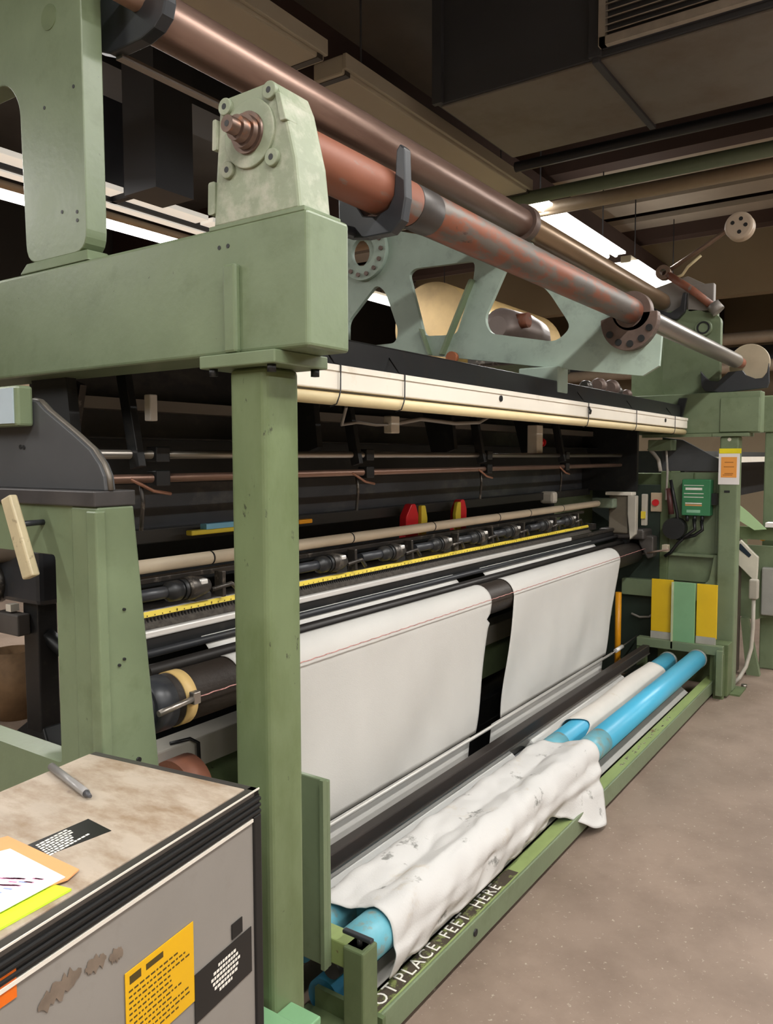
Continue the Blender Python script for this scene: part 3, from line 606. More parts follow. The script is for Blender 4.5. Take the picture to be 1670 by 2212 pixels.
for k, (x0, x1, m) in enumerate(((.60, .93, yellow_r), (1.14, 1.22, orange_y))):
    o = tag(B(x0, x1, .90, .93, 1.345, 1.362).build('plastic_tag', m, None, bevel=.004), ['yellow bar topped with blue in the dark interior beside the near post', 'small amber plug in the interior just right of the near post'][k], 'plastic tag')
    if k == 0: B(.66, .90, .895, .925, 1.362, 1.38).build('blue_top', M('sky_blue_plastic', '#77b3cf', .5), o)
tag(MB().prism('X', [(.88, 1.27), (.94, 1.27), (.94, 1.33), (.90, 1.35)], .28, .30).build('brass_clip', gold), 'small brass clip in the interior beside the near side frame', 'clip')
tag(B(3.62, 3.70, .90, 1.0, 1.30, 1.38).build('guide_block', white_p, None, bevel=.02), 'small cream guide block behind the far end of the tan pipe', 'block')

# rollers below the breast table
tag(Cy((.26, .715, .992), (4.45, .715, .992), .021, n=18).build('press_roller', M('dark_smooth_roller', '#2d2a28', .4, .3, var=.2, scale=6), None), 'thin dark press roller above the big cloth roller', 'roller')
tag(Cy((.28, .745, 1.035), (4.42, .745, 1.035), .012, n=14).build('guide_bar', black_s, None), 'slim black guide bar under the bright front edge', 'bar')
RY, RZ, RR = .655, .918, .076
t = thing('cloth_roller', 'big dark brown cloth roller with a beige tape band at the near end', 'roller', (2.2, RY, RZ))
Cy((.25, RY, RZ), (4.48, RY, RZ), RR, n=48).build('drum', M('dark_brown_roller', '#352d27', .5, .1, var=.15, scale=12, stretch=(.6, 1, 1), bump=.1, bscale=120), t)
Cy((.285, RY, RZ), (.325, RY, RZ), RR+.003, n=48).build('tape_band', tape, t)
MB().lathe((.14, RY, RZ), (1, 0, 0), [(0, 0), (0, .06), (.05, .06), (.05, .072), (.06, .078), (.12, .078), (.12, .072)], n=40).build('end_cap', black_s, t)
Cy((4.48, RY, RZ), (4.62, RY, RZ), .03, n=16).build('journal', dirty_steel, t)
t = thing('twisted_cord', 'red and white twisted cord stretched across the front of the cloth', 'cord', (2.4, .56, .94))
MB().sweep([(.30+.0215*k, .5565+.0012*math.sin(k*2.1), .937+.00009*k+.0012*math.cos(k*2.1)) for k in range(200)], .0019, 6).build('cord', M('red_white_cord', '#b98680', .7, var=.35, scale=60), t)
MB().sweep([(.17, .558, .925), (.30, .557, .937)], .009, 10).build('fitting', steel, t)
B(.285, .31, .548, .57, .92, .955).build('clip', steel, t, bevel=.003)
B(4.58, 4.62, .54, .58, .93, .98).build('clip', M('beige_clip', '#b5aa94', .5), t, bevel=.004)

# woven cloth, two widths
def cloth_piece(name, x0, x1, x0b, x1b, label, notch=False, seed=0):
    prof = []
    for k in range(9):
        a = math.radians(100-k*(100+8)/8); prof.append((RY-(RR+.004)*math.cos(a) if False else RY+(RR+.004)*math.cos(math.radians(80+k*12.5)), RZ+(RR+.004)*math.sin(math.radians(80+k*12.5))))
    y0, z0 = prof[-1]
    zb, yb = .305, .628
    nb = 26
    for k in range(1, nb+1): prof.append((y0+(yb-y0)*k/nb, z0+(zb-z0)*k/nb))
    L = [0]
    for a, b in zip(prof, prof[1:]): L.append(L[-1]+math.hypot(a[0]-b[0], a[1]-b[1]))
    T = [l/L[-1] for l in L]
    nv = len(prof)-1
    rr = random.Random(seed); ph = [rr.uniform(0, 6.28) for _ in range(6)]
    def fn(u, v):
        i = min(nv, round(v*nv)); y, z = prof[i]; tt = T[i]
        xa = x0+(x0b-x0)*tt; xb = x1+(x1b-x1)*tt**1.5
        if notch and i in (11, 12): xb -= .028 if i == 11 else -.01
        x = xa+(xb-xa)*u
        wv = max(0, tt-.16)*max(0, 1-tt**5)
        y += wv*(.022*math.sin(x*5.5+tt*4+ph[0])+.013*math.sin(x*13+tt*2.5+ph[1])+.007*math.sin(x*27-tt*3+ph[2]))
        z += .006*wv*math.sin(x*4+ph[3])
        return (x, y, z)
    m = MB(); m.sheet(fn, 90, nv)
    t = thing(name, label, 'cloth', ((x0+x1)/2, .6, .3))
    m.build('web', cloth, t, solid=.002)
    return t
cloth_piece('woven_cloth', .50, 2.13, .50, 2.07, 'wide white woven cloth web hanging beside the near post', True, 3)
cloth_piece('woven_cloth', 2.37, 3.98, 2.33, 3.86, 'narrower white woven cloth web hanging at the far end of the loom', False, 5)
for k, (x0, x1) in enumerate(((.51, 2.09), (2.36, 3.94))):
    MBs = MB(); MBs.sheet(lambda u, v, a=x0, b=x1: (a+(b-a)*u, .772-.05*v, 1.050-.052*v), 20, 3)
    tag(MBs.build('cloth_strip', cloth, None, solid=.002), ['left', 'right'][k]+' strip of white cloth passing under the bright front edge', 'cloth')
# lower bars
tag(Cy((.55, .612, .300), (3.95, .612, .300), .008, n=14).build('spreader_rod', M('pale_steel_rod', '#c9c6c0', .35, .2, var=.05), None), 'thin bright rod across the bottom of the cloth webs', 'rod')
t = thing('tension_wire', 'steel wire with a turnbuckle at the far end of the bright rod', 'wire', (4.1, .61, .3))
MB().sweep([(3.9, .607, .302), (4.5, .615, .315)], .005).build('wire', steel, t); Cy((4.0, .607, .306), (4.14, .608, .308), .014, n=10).build('turnbuckle', chrome, t)
for k, (x0, x1) in enumerate(((.55, 2.02), (2.24, 3.82))):
    MBs = MB(); MBs.sheet(lambda u, v, a=x0, b=x1: (a+(b-a)*u, .632+.02*v, .298-.22*v), 24, 4)
    tag(MBs.build('lower_cloth', cloth, None, solid=.002), ['near', 'far'][k]+' white cloth running down below the bright rod', 'cloth')
t = thing('black_bar', 'black square bar lying along the loom above the blue tubes', 'bar', (2.2, .47, .3))
B(.42, 4.25, .455, .50, .262, .316).build('bar', M('brown_black_bar', '#332d2a', .45, .2, var=.25, scale=4, stretch=(.3, 1, 1), col2='#5a4436', amt=.68, sharp=.08), t, bevel=.004)
B(.42, 4.25, .451, .456, .256, .263).build('edge', steel, t)  # steel strip drawn as the highlight along the bar's lower edge
t = thing('fabric_roll', 'white fabric roll lying low behind the blue tubes', 'fabric roll', (2.2, .53, .12))
Cy((.50, .515, .150), (2.15, .515, .150), .080, n=32).build('roll', cloth, t, bevel=.01); Cy((2.35, .515, .150), (3.75, .515, .150), .080, n=32).build('roll', cloth, t, bevel=.01)
Cy((.36, .515, .150), (4.2, .515, .150), .03, n=16).build('core', black_s, t)
MB().lathe((.72, .515, .150), (1, 0, 0), [(0, .081), (0, .087), (.03, .087), (.03, .081)], n=32).build('clip_ring', cable_k, t)

# structure under the loom
tag(B(.20, 4.6, .82, .92, .60, .70).build('cross_channel', M('pale_grey_channel', '#d2cdc2', .5, var=.08), None, bevel=.006), 'pale grey cross channel low behind the cloth', 'beam')
tag(B(.20, 4.6, .835, .95, .42, .598).build('cross_beam', green_dull, None, bevel=.006), 'dark green cross beam under the pale channel', 'beam')
tag(Cy((.5, 1.02, .26), (4.4, 1.02, .26), .15, n=28).build('warp_drum', black, None), 'black drum low under the loom behind the cloth', 'drum')
tag(B(.5, 4.4, .84, .88, .02, .30).build('drip_tray', black, None, bevel=.004), 'black tray edge low under the loom behind the cloth gap', 'tray')
tag(Cy((.36, .74, .60), (.44, .74, .60), .095, n=32).build('rusty_drum', M('rust_drum', '#7e4f3b', .6, .1, var=.2, scale=8), None), 'rusty round drum end low beside the near side frame', 'drum')
tag(MB().sweep([(.44, .84, .705), (.50, .815, .708), (.525, .805, .69), (.525, .80, .60)], .006).build('cable_tie', cable_k), 'black cable looped over the pale grey channel', 'cable')

# ------------------------------------------------------------------ roll rack and blue tubes
t = thing('foot_rail', 'long green channel rail along the aisle with worn white lettering', 'rail', (2.4, .09, 0))
B(.47, 4.46, .058, .124, .045, .108).build('channel', green_worn, t, bevel=.004)
B(.47, 4.46, .054, .064, .030, .112).build('front_flange', green, t, bevel=.003)
B(.475, 1.36, .072, .118, .1085, .1095).build('lettering_plate', M('worn_black_plate', '#4a4136', .5, var=.2, scale=20, col2='#7c8450', amt=.56, sharp=.04), t)
for wd, x in (('OT', .505), ('PLACE', .622), ('FEET', .872), ('HERE', 1.075)): text('lettering', wd, .062, ink_w, t, basis((x, .078, .1098), (1, 0, 0), (0, 1, 0)), spacing=1.22, ext=.0003)
m = MB(); rr = random.Random(4)
for k in range(11):
    x = 2.55+k*.085
    for j in range(3):
        a = x+rr.uniform(0, .05); b = .080+rr.uniform(0, .022); m.box(a, a+rr.uniform(.008, .022), b, b+rr.uniform(.004, .012), .1085, .1092)
m.build('worn_marks', M('worn_white_marks', '#b5b193', .6, var=.3, scale=50, col2='#4f4a3a', amt=.5), t)
for x in (.50, 4.40): B(x, x+.06, .06, .12, 0, .046).build('foot', green_dull, t)
Cy((1.0, .050, .075), (1.0, .058, .075), .012, n=12).build('bolt', black, t)
tag(MB().hexa([(.50, .126, .112), (3.95, .126, .112), (3.95, .168, .142), (.50, .168, .142), (.50, .124, .117), (3.95, .124, .117), (3.95, .166, .148), (.50, .166, .148)]).build('steel_strip', M('grey_flat_strip', '#94928d', .45, .0, var=.1, scale=6), None, bevel=.002), 'grey steel strip between the front blue tube and the rail', 'strip')
tag(B(.50, 3.95, .150, .165, .0, .130).build('strip_support', black, None), 'black support under the grey steel strip', 'support')

t = thing('roll_rack_end', 'near green rack end holding the blue tubes beside the post', 'rack', (.36, .2, 0))
B(.345, .40, .02, .60, .305, .372).build('beam', green_worn, t, bevel=.004)
B(.335, .40, .012, .075, .13, .372).build('front_block', green_dull, t, bevel=.005)
B(.33, .345, .118, .30, .30, .79).build('upright', green, t, bevel=.003)
B(.315, .33, .118, .13, .30, .795).build('upright_flange', green, t)
B(.33, .46, .03, .30, .02, .06).build('base_angle', green_dull, t, bevel=.003)
MB().prism('Y', [(.33, .06), (.46, .06), (.46, .13), (.445, .13), (.445, .075), (.33, .075)], .03, .26).build('base_lip', green_dull, t)
for x in (.36,): B(x-.03, x+.03, .05, .14, 0, .02).build('foot', green_dull, t)
MB().sweep([(.36, .04, .372), (.36, .04, .392)], .007).build('catch_pin', black, t); MB().hexa([(.352, .0, .392), (.368, .0, .392), (.368, .09, .392), (.352, .09, .392), (.352, .0, .402), (.368, .0, .402), (.368, .09, .402), (.352, .09, .402)]).build('catch', black_s, t, bevel=.003)
t = thing('roll_rack_end', 'far green rack end with a wide central post and yellow guard panels', 'rack', (4.34, .25, 0))
B(4.30, 4.37, -.005, .56, .29, .352).build('beam', green, t, bevel=.004)
B(4.315, 4.335, .18, .325, .30, .755).build('upright', green_mint, t, bevel=.003)
B(4.30, 4.316, .318, .33, .30, .755).build('upright_flange', M('pale_green_edge', '#b9c09a', .5), t)
B(4.34, 4.355, .33, .475, .40, .762).build('guard_panel', yellow, t, bevel=.002); B(4.34, 4.355, .045, .175, .39, .752).build('guard_panel', yellow, t, bevel=.002)
for y0, y1 in ((.33, .475), (.05, .175)): B(4.335, 4.355, y0, y1, .352, .40).build('kick_strip', M('pale_grey_strip', '#a7a39a', .5), t)
for y0, y1 in ((.50, .56), (-.01, .05)): B(4.31, 4.36, y0, y1, 0, .30).build('leg', green_dull, t)
B(4.27, 4.30, -.01, .03, .03, .33).build('end_angle', green, t, bevel=.003)

def blue_tube(y, z, r, x0, x1, label, worn=()):
    t = thing('blue_tube', label, 'tube', ((x0+x1)/2, y, z))
    cuts = [x0]+[v for w_ in worn for v in w_[:2]]+[x1]
    segs = []; p = x0
    for a, b in worn: segs += [(p, a, blue), (a, b, blue_w)]; p = b
    segs.append((p, x1, blue))
    for a, b, m in segs:
        if b-a > .001: Cy((a, y, z), (b, y, z), r, n=40).build('sleeve', m, t)
    MB().lathe((x0-.006, y, z), (1, 0, 0), [(0, r*.7), (0, r+.001), (.012, r+.001), (.012, r*.7), (0, r*.7)], n=40).build('rim', blue_d, t)
    MB().lathe((x1-.01, y, z), (1, 0, 0), [(0, r*.7), (0, r+.003), (.03, r+.003), (.03, r*.7), (0, r*.7)], n=40).build('rim', M('grey_tube_rim', '#8f9491', .5), t)
    Cy((x0-.08, y, z), (x1+.05, y, z), r*.45, n=16).build('core', black_s, t)
    return t
TA = (.150, .258, .060); TB = (.330, .228, .056); TC = (.250, .085, .055)
blue_tube(*TA, .46, 4.27, 'front blue plastic tube lying along the rack nearest the rail', ((.46, .66), (2.14, 2.42)))
blue_tube(*TB, .46, 4.24, 'rear blue plastic tube partly wrapped in white cloth', ((.46, .66), (2.15, 2.36)))
tag(Cy((.47, TC[0], TC[1]), (4.1, TC[0], TC[1]), TC[2], n=32).build('blue_tube', blue_d), 'lower blue tube under the other two tubes', 'tube')
# white wrap on the rear tube
m = MB(); rr = random.Random(9)
def wrap(u, v):
    a = math.radians(-60+300*v); x0 = 2.50+.10*max(0, math.sin(a-.6))+.03*math.sin(3*a); x1 = 3.92+.03*math.sin(2*a+1)
    r = .066+.004*math.sin(u*9+v*5)
    return (x0+(x1-x0)*u, TB[0]+r*math.cos(a), TB[1]+r*math.sin(a))
m.sheet(wrap, 40, 30); tag(m.build('cloth_wrap', cloth_b, None, solid=.003), 'white cloth wrapped around the rear blue tube at the far end', 'cloth')
# draped soiled cloth over both tubes
def drape(u, v):
    # v: 0 behind the rear tube -> 1 front hem
    x0 = .565+.02*math.sin(v*3.1); x1 = 2.17+.05*math.sin(v*2.2)
    x = x0+(x1-x0)*u
    g = .008; path = []
    rB = TB[2]+g; rA = TA[2]+g
    for k in range(7):
        a = math.radians(10+k*15); path.append((TB[0]+rB*math.cos(a), TB[1]+rB*math.sin(a)))
    sag = .010+.012*math.sin(u*7)**2
    path.append(((TA[0]+TB[0])/2, (TB[1]+rB+TA[1]+rA)/2-.006-sag))
    for k in range(9):
        a = math.radians(88+k*13.5); path.append((TA[0]+rA*math.cos(a), TA[1]+rA*math.sin(a)))
    y, z = path[-1]
    f = max(0, (u-.70)/.30); f = f*f*(3-2*f)
    flare = .012+.02*u
    # hem: falls inside the rail near the viewer, spills over the rail at the far end
    h1 = [(y-.004, z-.03), (y-.004+flare*.3, z-.055), (y-.002+flare*.5, z-.075), (y+flare*.5, z-.085), (y+flare*.5, z-.090), (y+flare*.5, z-.092)]
    h2 = [(y-.022, z-.035), (.072, .165), (.046, .138), (.030, .095), (.018, .050), (.006, .012)]
    for a, b in zip(h1, h2): path.append((a[0]+(b[0]-a[0])*f, a[1]+(b[1]-a[1])*f))
    L = [0]
    for a, b in zip(path, path[1:]): L.append(L[-1]+math.hypot(a[0]-b[0], a[1]-b[1]))
    s = v*L[-1]; i = 0
    while i < len(L)-2 and L[i+1] < s: i += 1
    q = (s-L[i])/max(1e-6, L[i+1]-L[i]); y = path[i][0]+(path[i+1][0]-path[i][0])*q; z = path[i][1]+(path[i+1][1]-path[i][1])*q
    if f > 0 and v > .6: x += f*(v-.6)*-.28*(1-.0*u)
    wr = .0045*math.sin(x*29+v*11)+.004*math.sin(x*15-v*16+1)+.006*math.sin(v*25+x*7)*v+.004*math.sin(x*47+v*30)*v*v
    return (x, y-wr*.7, z+abs(wr)*.8+.001)
m = MB(); m.sheet(drape, 110, 60)
tag(m.build('draped_cloth', cloth_d, None, solid=.003), 'soiled white cloth draped over the two blue tubes and spilling onto the rail', 'cloth')

# bracket at the foot of the near post
t = thing('post_bracket', 'mint green bracket at the foot of the near post', 'bracket', (.0, -.05, .42))
B(-.095, -.01, -.085, .05, .425, .443).build('plate', green_mint, t, bevel=.003)
B(-.005, .055, -.085, -.001, .405, .423).build('plate', green_mint, t, bevel=.003)
B(-.02, .05, -.03, 0, .30, .42).build('web', green_dull, t)

# ------------------------------------------------------------------ control cabinet, lower left
ca = math.atan2(.137, .99)
t = thing('control_cabinet', 'grey control cabinet with black ribbed edge trim and warning stickers', 'cabinet', (-.2034, -.1648, 0), ca)
H = 1.03
B(-.95, -.018, .004, .388, .03, H-.045).build('body', grey_cab, t, bevel=.002, local=True)
B(-.95, -.020, .001, .006, .03, H-.047).build('front_panel', grey_cab, t, local=True)
B(-.95, 0, 0, .39, H-.047, H-.012).build('edge_band', rubber, t, local=True)
for k in range(3): B(-.95, .001, -.004, .394, H-.044+k*.0108, H-.0375+k*.0108).build('rib', rubber, t, bevel=.002, local=True)
B(-.95, 0, 0, .018, H-.013, H-.001).build('top_edge', trim_g, t, bevel=.003, local=True); B(-.018, 0, 0, .39, H-.013, H-.001).build('top_edge', trim_g, t, bevel=.003, local=True)
B(-.95, 0, -.0005, .0012, H-.0035, H-.0008).build('edge_highlight', trim_w, t, local=True)  # pale line painted as the thin highlight on the metal edge
B(-.95, -.022, -.003, .003, H-.053, H-.0475).build('white_trim', trim_w, t, local=True)
B(-.95, -.018, .018, .388, H-.012, H).build('top', lam_top, t, bevel=.001, local=True)
B(-.020, .002, -.003, .020, .0, H-.045).build('corner_post', rubber, t, bevel=.003, local=True)
B(-.93, -.02, .02, .37, 0, .03).build('plinth', rubber, t, local=True)
MB().prism('Z', [(-.345, .135), (-.335, .185), (-.222, .170), (-.235, .107)], H, H+.0008).build('top_label', sticker_k, t, local=True)
m = MB(); rr = random.Random(2)
for r_ in range(7):
    x = -.332+.002*r_; e = -.275+rr.uniform(-.012, .012)
    while x < e:
        w_ = rr.uniform(.003, .008); yy = .127+r_*.0068; m.box(x, x+w_, yy, yy+.0040, H+.0008, H+.0010); x += w_+.0018
m.build('label_print', ink_w, t, local=True)
# front stickers
def fp(pts, d, m, name, par=t): return MB().prism('Y', pts, -d, .0).build(name, m, par, local=True)
fp([(-.320, .755), (-.178, .755), (-.178, .884), (-.320, .884)], .0012, sticker_y, 'warning_sticker')
m = MB(); rr = random.Random(5)
z = .893
m.box(-.312, -.290, -.0016, -.001, .864, .876); m.box(-.280, -.245, -.0016, -.001, .866, .875)
for r_ in range(11):
    z = .852-r_*.0085; x = -.314 if r_ % 4 else -.314
    e = -.19-rr.uniform(0, .05)
    while x < e:
        w_ = rr.uniform(.003, .009); m.box(x, x+w_, -.0016, -.001, z+.001, z+.0035); x += w_+.003
m.build('sticker_print', ink, t, local=True)
fp([(-.177, .715), (-.030, .715), (-.030, .795), (-.177, .795)], .0012, sticker_k, 'black_label')
m = MB()
for r_, (a, b) in enumerate(((-.120, -.078), (-.132, -.070), (-.138, -.066), (-.134, -.068), (-.130, -.072), (-.118, -.084))):
    z = .776-r_*.0085; x = a
    while x < b:
        w_ = rr.uniform(.003, .007); m.box(x, x+w_, -.0016, -.001, z, z+.0048); x += w_+.0018
m.build('label_print', ink_w, t, local=True)
fp([(-.083, .80), (-.055, .80), (-.055, .826), (-.083, .826)], .0015, rubber, 'switch_window')
fp([(-.62, .960), (-.491, .960), (-.491, .998), (-.62, .998)], .0012, sticker_o, 'orange_sticker')
def blot(x0, x1, z0, z1, sk, seed):
    rr = random.Random(seed); n_ = 15; up = []; lo = []
    for k in range(n_+1):
        u = k/n_; x = x0+(x1-x0)*u; c = z0+(z1-z0)*u
        up.append((x, c+sk*(.35+.65*rr.random())*min(1, 4*u+.2, 4*(1-u)+.3))); lo.append((x, c-sk*(.35+.65*rr.random())*min(1, 4*u+.2, 4*(1-u)+.3)))
    fp(up+lo[::-1], .0006, smear, 'glue_residue')
blot(-.462, -.394, .925, .935, .018, 1); blot(-.388, -.352, .930, .928, .014, 2); blot(-.347, -.322, .922, .918, .012, 3)
fp([(-.47, .83), (-.43, .83), (-.43, .865), (-.47, .865)], .0015, rubber, 'switch_window')
def cw(x, y, z): # cabinet local -> world
    return (-.2034+x*math.cos(ca)-y*math.sin(ca), -.1648+x*math.sin(ca)+y*math.cos(ca), z)
t = thing('grey_pen', 'grey marker pen lying on top of the cabinet', 'pen', cw(-.14, .30, H))
MB().sweep([cw(-.109, .385, H+.0075), cw(-.165, .236, H+.0075)], .0070, 14).build('barrel', pen_g, t); MB().cyl(cw(-.165, .236, H+.0075), cw(-.171, .220, H+.0075), .006, .003, 14).build('tip', M('dark_pen_tip', '#4a4a4e', .4), t)
def flat(name, pts, z, th, m, label, cat='paper'):
    t = thing(name, label, cat, cw(pts[0][0], pts[0][1], z)); t.rotation_euler = (0, 0, 0)
    MB().prism('Z', [cw(x, y, 0)[:2] for x, y in pts], z, z+th).build('sheet', m, t); return t
flat('lime_folder', [(-.384, .025), (-.55, .035), (-.55, .25), (-.40, .20)], H+.0005, .003, folder_g, 'lime green folder under the papers on the cabinet', 'folder')
flat('tan_folder', [(-.347, .052), (-.372, .045), (-.56, .12), (-.52, .32), (-.325, .225)], H+.004, .002, folder_o, 'orange tan folder beneath the white sheet on the cabinet', 'folder')
t = flat('paper_sheet', [(-.372, .050), (-.50, .058), (-.60, .14), (-.56, .30), (-.352, .185)], H+.0065, .0012, paper, 'white sheet with pink and blue handwriting on the cabinet')
rr = random.Random(3)
for mt, n0 in ((ink_p, 0), (ink_b, 3)):
    m = MB()
    for k in range(60):
        u = rr.uniform(.05, .95); r_ = n0+rr.choice((0, 1, 2)) if mt is ink_p else rr.randint(1, 6)
        x = -.385-.012*r_-.10*u*.5; y = .062+u*.11+.006*r_
        a = cw(x, y, 0); b = cw(x-.003, y+.012, 0); c = cw(x-.0055, y+.0112, 0); d = cw(x-.0025, y, 0)
        m.prism('Z', [a[:2], b[:2], c[:2], d[:2]], H+.0078, H+.0081)
    m.build('pink_writing' if mt is ink_p else 'blue_writing', mt, t)

# ------------------------------------------------------------------ far end fittings
t = thing('control_box', 'green control box with white print on the far side frame', 'electrical box', (4.6, .24, 1.3))
B(4.53, 4.62, .145, .335, 1.195, 1.445).build('case', green_box, t, bevel=.006)
for (y0, y1, z0, z1, mm) in ((.20, .31, 1.372, 1.388, ink_w), (.19, .32, 1.345, 1.350, ink_w), (.19, .32, 1.320, 1.325, ink_w), (.19, .32, 1.402, 1.406, ink_w), (.20, .31, 1.262, 1.272, M('orange_print', '#d99a60', .6)), (.20, .31, 1.276, 1.284, ink_w), (.21, .30, 1.215, 1.235, M('pale_green_print', '#8fc0a0', .6))):
    B(4.528, 4.531, y0, y1, z0, z1).build('print', mm, t)
for y in (.2, .25, .3): Cy((4.55, y, 1.155), (4.55, y, 1.196), .012, n=10).build('gland', black, t)
B(4.56, 4.60, .11, .145, 1.27, 1.35).build('side_latch', black, t)
t = thing('cable_bundle', 'black cables and motor hanging beside the green control box', 'cables', (4.55, .38, 1.1))
MB().sweep([(4.53, .25, 1.17), (4.52, .24, 1.10), (4.52, .30, 1.05), (4.52, .35, 1.00), (4.52, .40, .93), (4.53, .44, .90)], .012).build('cable', cable_k, t)
MB().sweep([(4.53, .20, 1.16), (4.52, .19, 1.10), (4.52, .24, 1.06), (4.52, .33, 1.03)], .012).build('cable', cable_k, t)
MB().sweep([(4.52, .41, 1.44), (4.52, .385, 1.32), (4.52, .36, 1.2), (4.52, .35, 1.02)], .012).build('cable', cable_k, t)
MB().sweep([(4.52, .43, 1.38), (4.52, .41, 1.28), (4.52, .40, 1.20)], .02).build('cable_sleeve', M('dark_red_sleeve', '#4a2523', .5), t)
Cy((4.50, .38, 1.10), (4.60, .38, 1.10), .075, n=20).build('motor', black, t)
MB().sweep([(4.52, .52, 1.70), (4.51, .46, 1.69), (4.51, .44, 1.64), (4.51, .43, 1.5), (4.51, .435, 1.3)], .008).build('conduit', cable_g, t)
MB().sweep([(4.50, .56, 1.66), (4.50, .52, 1.62), (4.50, .49, 1.58), (4.50, .475, 1.5)], .014).build('hose', M('pale_hose', '#b6b0a6', .5), t)
t = thing('stop_plate', 'cream plate with a red stop button on the far frame', 'switch', (4.58, .52, 1.28))
B(4.58, 4.60, .485, .562, 1.21, 1.345).build('plate', M('cream_plate', '#c3ae92', .5), t, bevel=.003); Cy((4.565, .525, 1.275), (4.582, .525, 1.275), .024, n=16).build('button', red, t)
t = thing('selvage_unit', 'white angled bracket unit at the far end of the tan pipe', 'machine unit', (4.42, .75, 1.15))
B(4.36, 4.46, .63, .82, 1.33, 1.355).build('top_plate', white_p, t, bevel=.004)
MB().prism('X', [(.66, 1.33), (.60, 1.33), (.60, 1.06), (.64, 1.02), (.66, 1.20)], 4.36, 4.42).build('arm', M('pale_casting', '#b9b3a6', .45, var=.1), t, bevel=.006)
MB().prism('X', [(.58, 1.34), (.545, 1.34), (.545, 1.12), (.58, 1.12)], 4.42, 4.46).build('plate', M('pale_casting', '#b9b3a6', .45), t, bevel=.004)
B(4.40, 4.418, .548, .576, 1.17, 1.22).build('yellow_tag', yellow_r, t)
B(4.30, 4.40, .74, .90, 1.24, 1.31).build('block', M('grey_green_block', '#7e8b77', .5, var=.2, scale=20), t, bevel=.01)
B(4.38, 4.50, .66, .80, 1.06, 1.33).build('body', M('taupe_casting', '#6b6355', .5, var=.15), t, bevel=.01)
t = thing('roller_drive', 'dark oily drive casting at the far end of the cloth roller', 'machine unit', (4.5, .7, .95))
MB().lathe((4.42, .72, 1.02), (1, 0, 0), [(0, 0), (0, .06), (.12, .06), (.12, 0)], n=24).build('hub', black, t)
B(4.40, 4.60, .55, .88, 1.02, 1.09).build('casting', M('grey_oily_casting', '#514c48', .5, .3, var=.2, scale=9), t, bevel=.015)
MB().prism('X', [(.62, 1.06), (.50, 1.04), (.50, .90), (.54, .88), (.60, .98)], 4.45, 4.55).build('arm', M('grey_oily_casting', '#514c48', .5), t, bevel=.01)
MB().sweep([(4.48, .60, .91), (4.40, .42, .955), (4.40, .38, .965)], .007).build('pull_cord', M('pinkish_cord', '#8f7a6c', .6), t)
B(4.44, 4.50, .40, .44, .94, .99).build('cord_clip', M('beige_clip', '#b5aa94', .5), t, bevel=.004)
tag(Cy((4.40, .725, .0), (4.40, .725, .635), .022, n=14).build('amber_post', orange_y), 'amber yellow round post behind the hanging cloth', 'post')
tag(MB().sweep([(4.56, .68, .46), (4.56, .62, .44), (4.56, .55, .45), (4.56, .50, .50)], .008).build('grey_hose', cable_g), 'grey hose sagging beside the yellow guard panel', 'hose')
t = thing('post_notice', 'orange notice in a white sleeve with yellow tape on the far post', 'notice', (4.485, .02, 1.5))
B(4.484, 4.489, -.043, .088, 1.415, 1.625).build('sleeve', paper, t)
B(4.482, 4.485, -.026, .072, 1.462, 1.598).build('orange_sheet', M('orange_notice', '#f0a24a', .6, var=.03), t)
B(4.482, 4.486, -.052, .086, 1.622, 1.655).build('yellow_tape', M('bright_yellow_tape', '#f0df1c', .5), t)
for z, a, b in ((1.485, -.005, .05), (1.475, .0, .06), (1.53, -.01, .055), (1.56, -.005, .05)): B(4.4815, 4.483, a, b, z, z+.006).build('print', M('brown_print', '#b5702c', .6), t)
t = thing('flexible_conduit', 'grey flexible conduit curving to the floor beyond the far post', 'conduit', (4.8, -.05, 0))
MB().sweep([(4.85, -.09, .62), (4.85, -.09, .40), (4.84, -.085, .25), (4.80, -.06, .12), (4.74, -.03, .05), (4.70, -.005, .02)], .014, 10).build('conduit', M('pale_conduit', '#b3aca0', .45), t)
B(4.82, 4.88, -.12, -.06, .60, .74).build('fitting', M('pale_conduit', '#b3aca0', .45), t, bevel=.01)
t = tag(Cy((4.70, -.07, .0), (4.70, -.07, .02), .02, n=10).build('anchor_bolt', steel), 'small anchor bolt on the floor beside the far post', 'bolt')

# ------------------------------------------------------------------ second loom behind
t = thing('second_loom', 'second green loom standing beyond the far gantry', 'loom', (6, .3, 0))
B(5.30, 5.42, -.20, -.06, 0, 1.78).build('post', green, t, bevel=.01)
B(5.28, 5.44, -.6, 2.5, 1.78, 2.05).build('arm', green, t, bevel=.01)
B(5.28, 5.30, -.26, -.14, 1.80, 1.97).build('rib', green_dull, t)
MB().prism('X', [(.30, 2.05), (.30, 2.75), (.60, 2.8), (.95, 2.8), (.95, 2.05)], 5.32, 5.38).build('upright', green, t)
for (y0, y1, z0, z1, mm) in ((.35, .50, 2.30, 2.42, 'dark'), (.40, .55, 2.12, 2.2, 'dark'), (.32, .42, 2.52, 2.62, 'p')):
    B(5.24, 5.32, y0, y1, z0, z1).build('casting', collar_m if mm == 'p' else dirty_steel, t, bevel=.02)
B(5.45, 9.5, .55, 1.6, 1.2, 1.65).build('harness_body', void, t)
B(5.6, 9.5, .3, .5, 1.55, 1.60).build('trunking', white_p, t)
B(5.35, 5.75, .12, .55, .35, 1.0).build('side_frame', green_dull, t, bevel=.01)
MB().prism('X', [(.12, 0), (.18, 0), (.22, .45), (.10, .45)], 5.25, 5.31).build('leg', green_dull, t)
MB().prism('X', [(-.11, 0), (-.02, 0), (.03, .42), (-.02, .42)], 5.05, 5.11).build('leg', green, t)
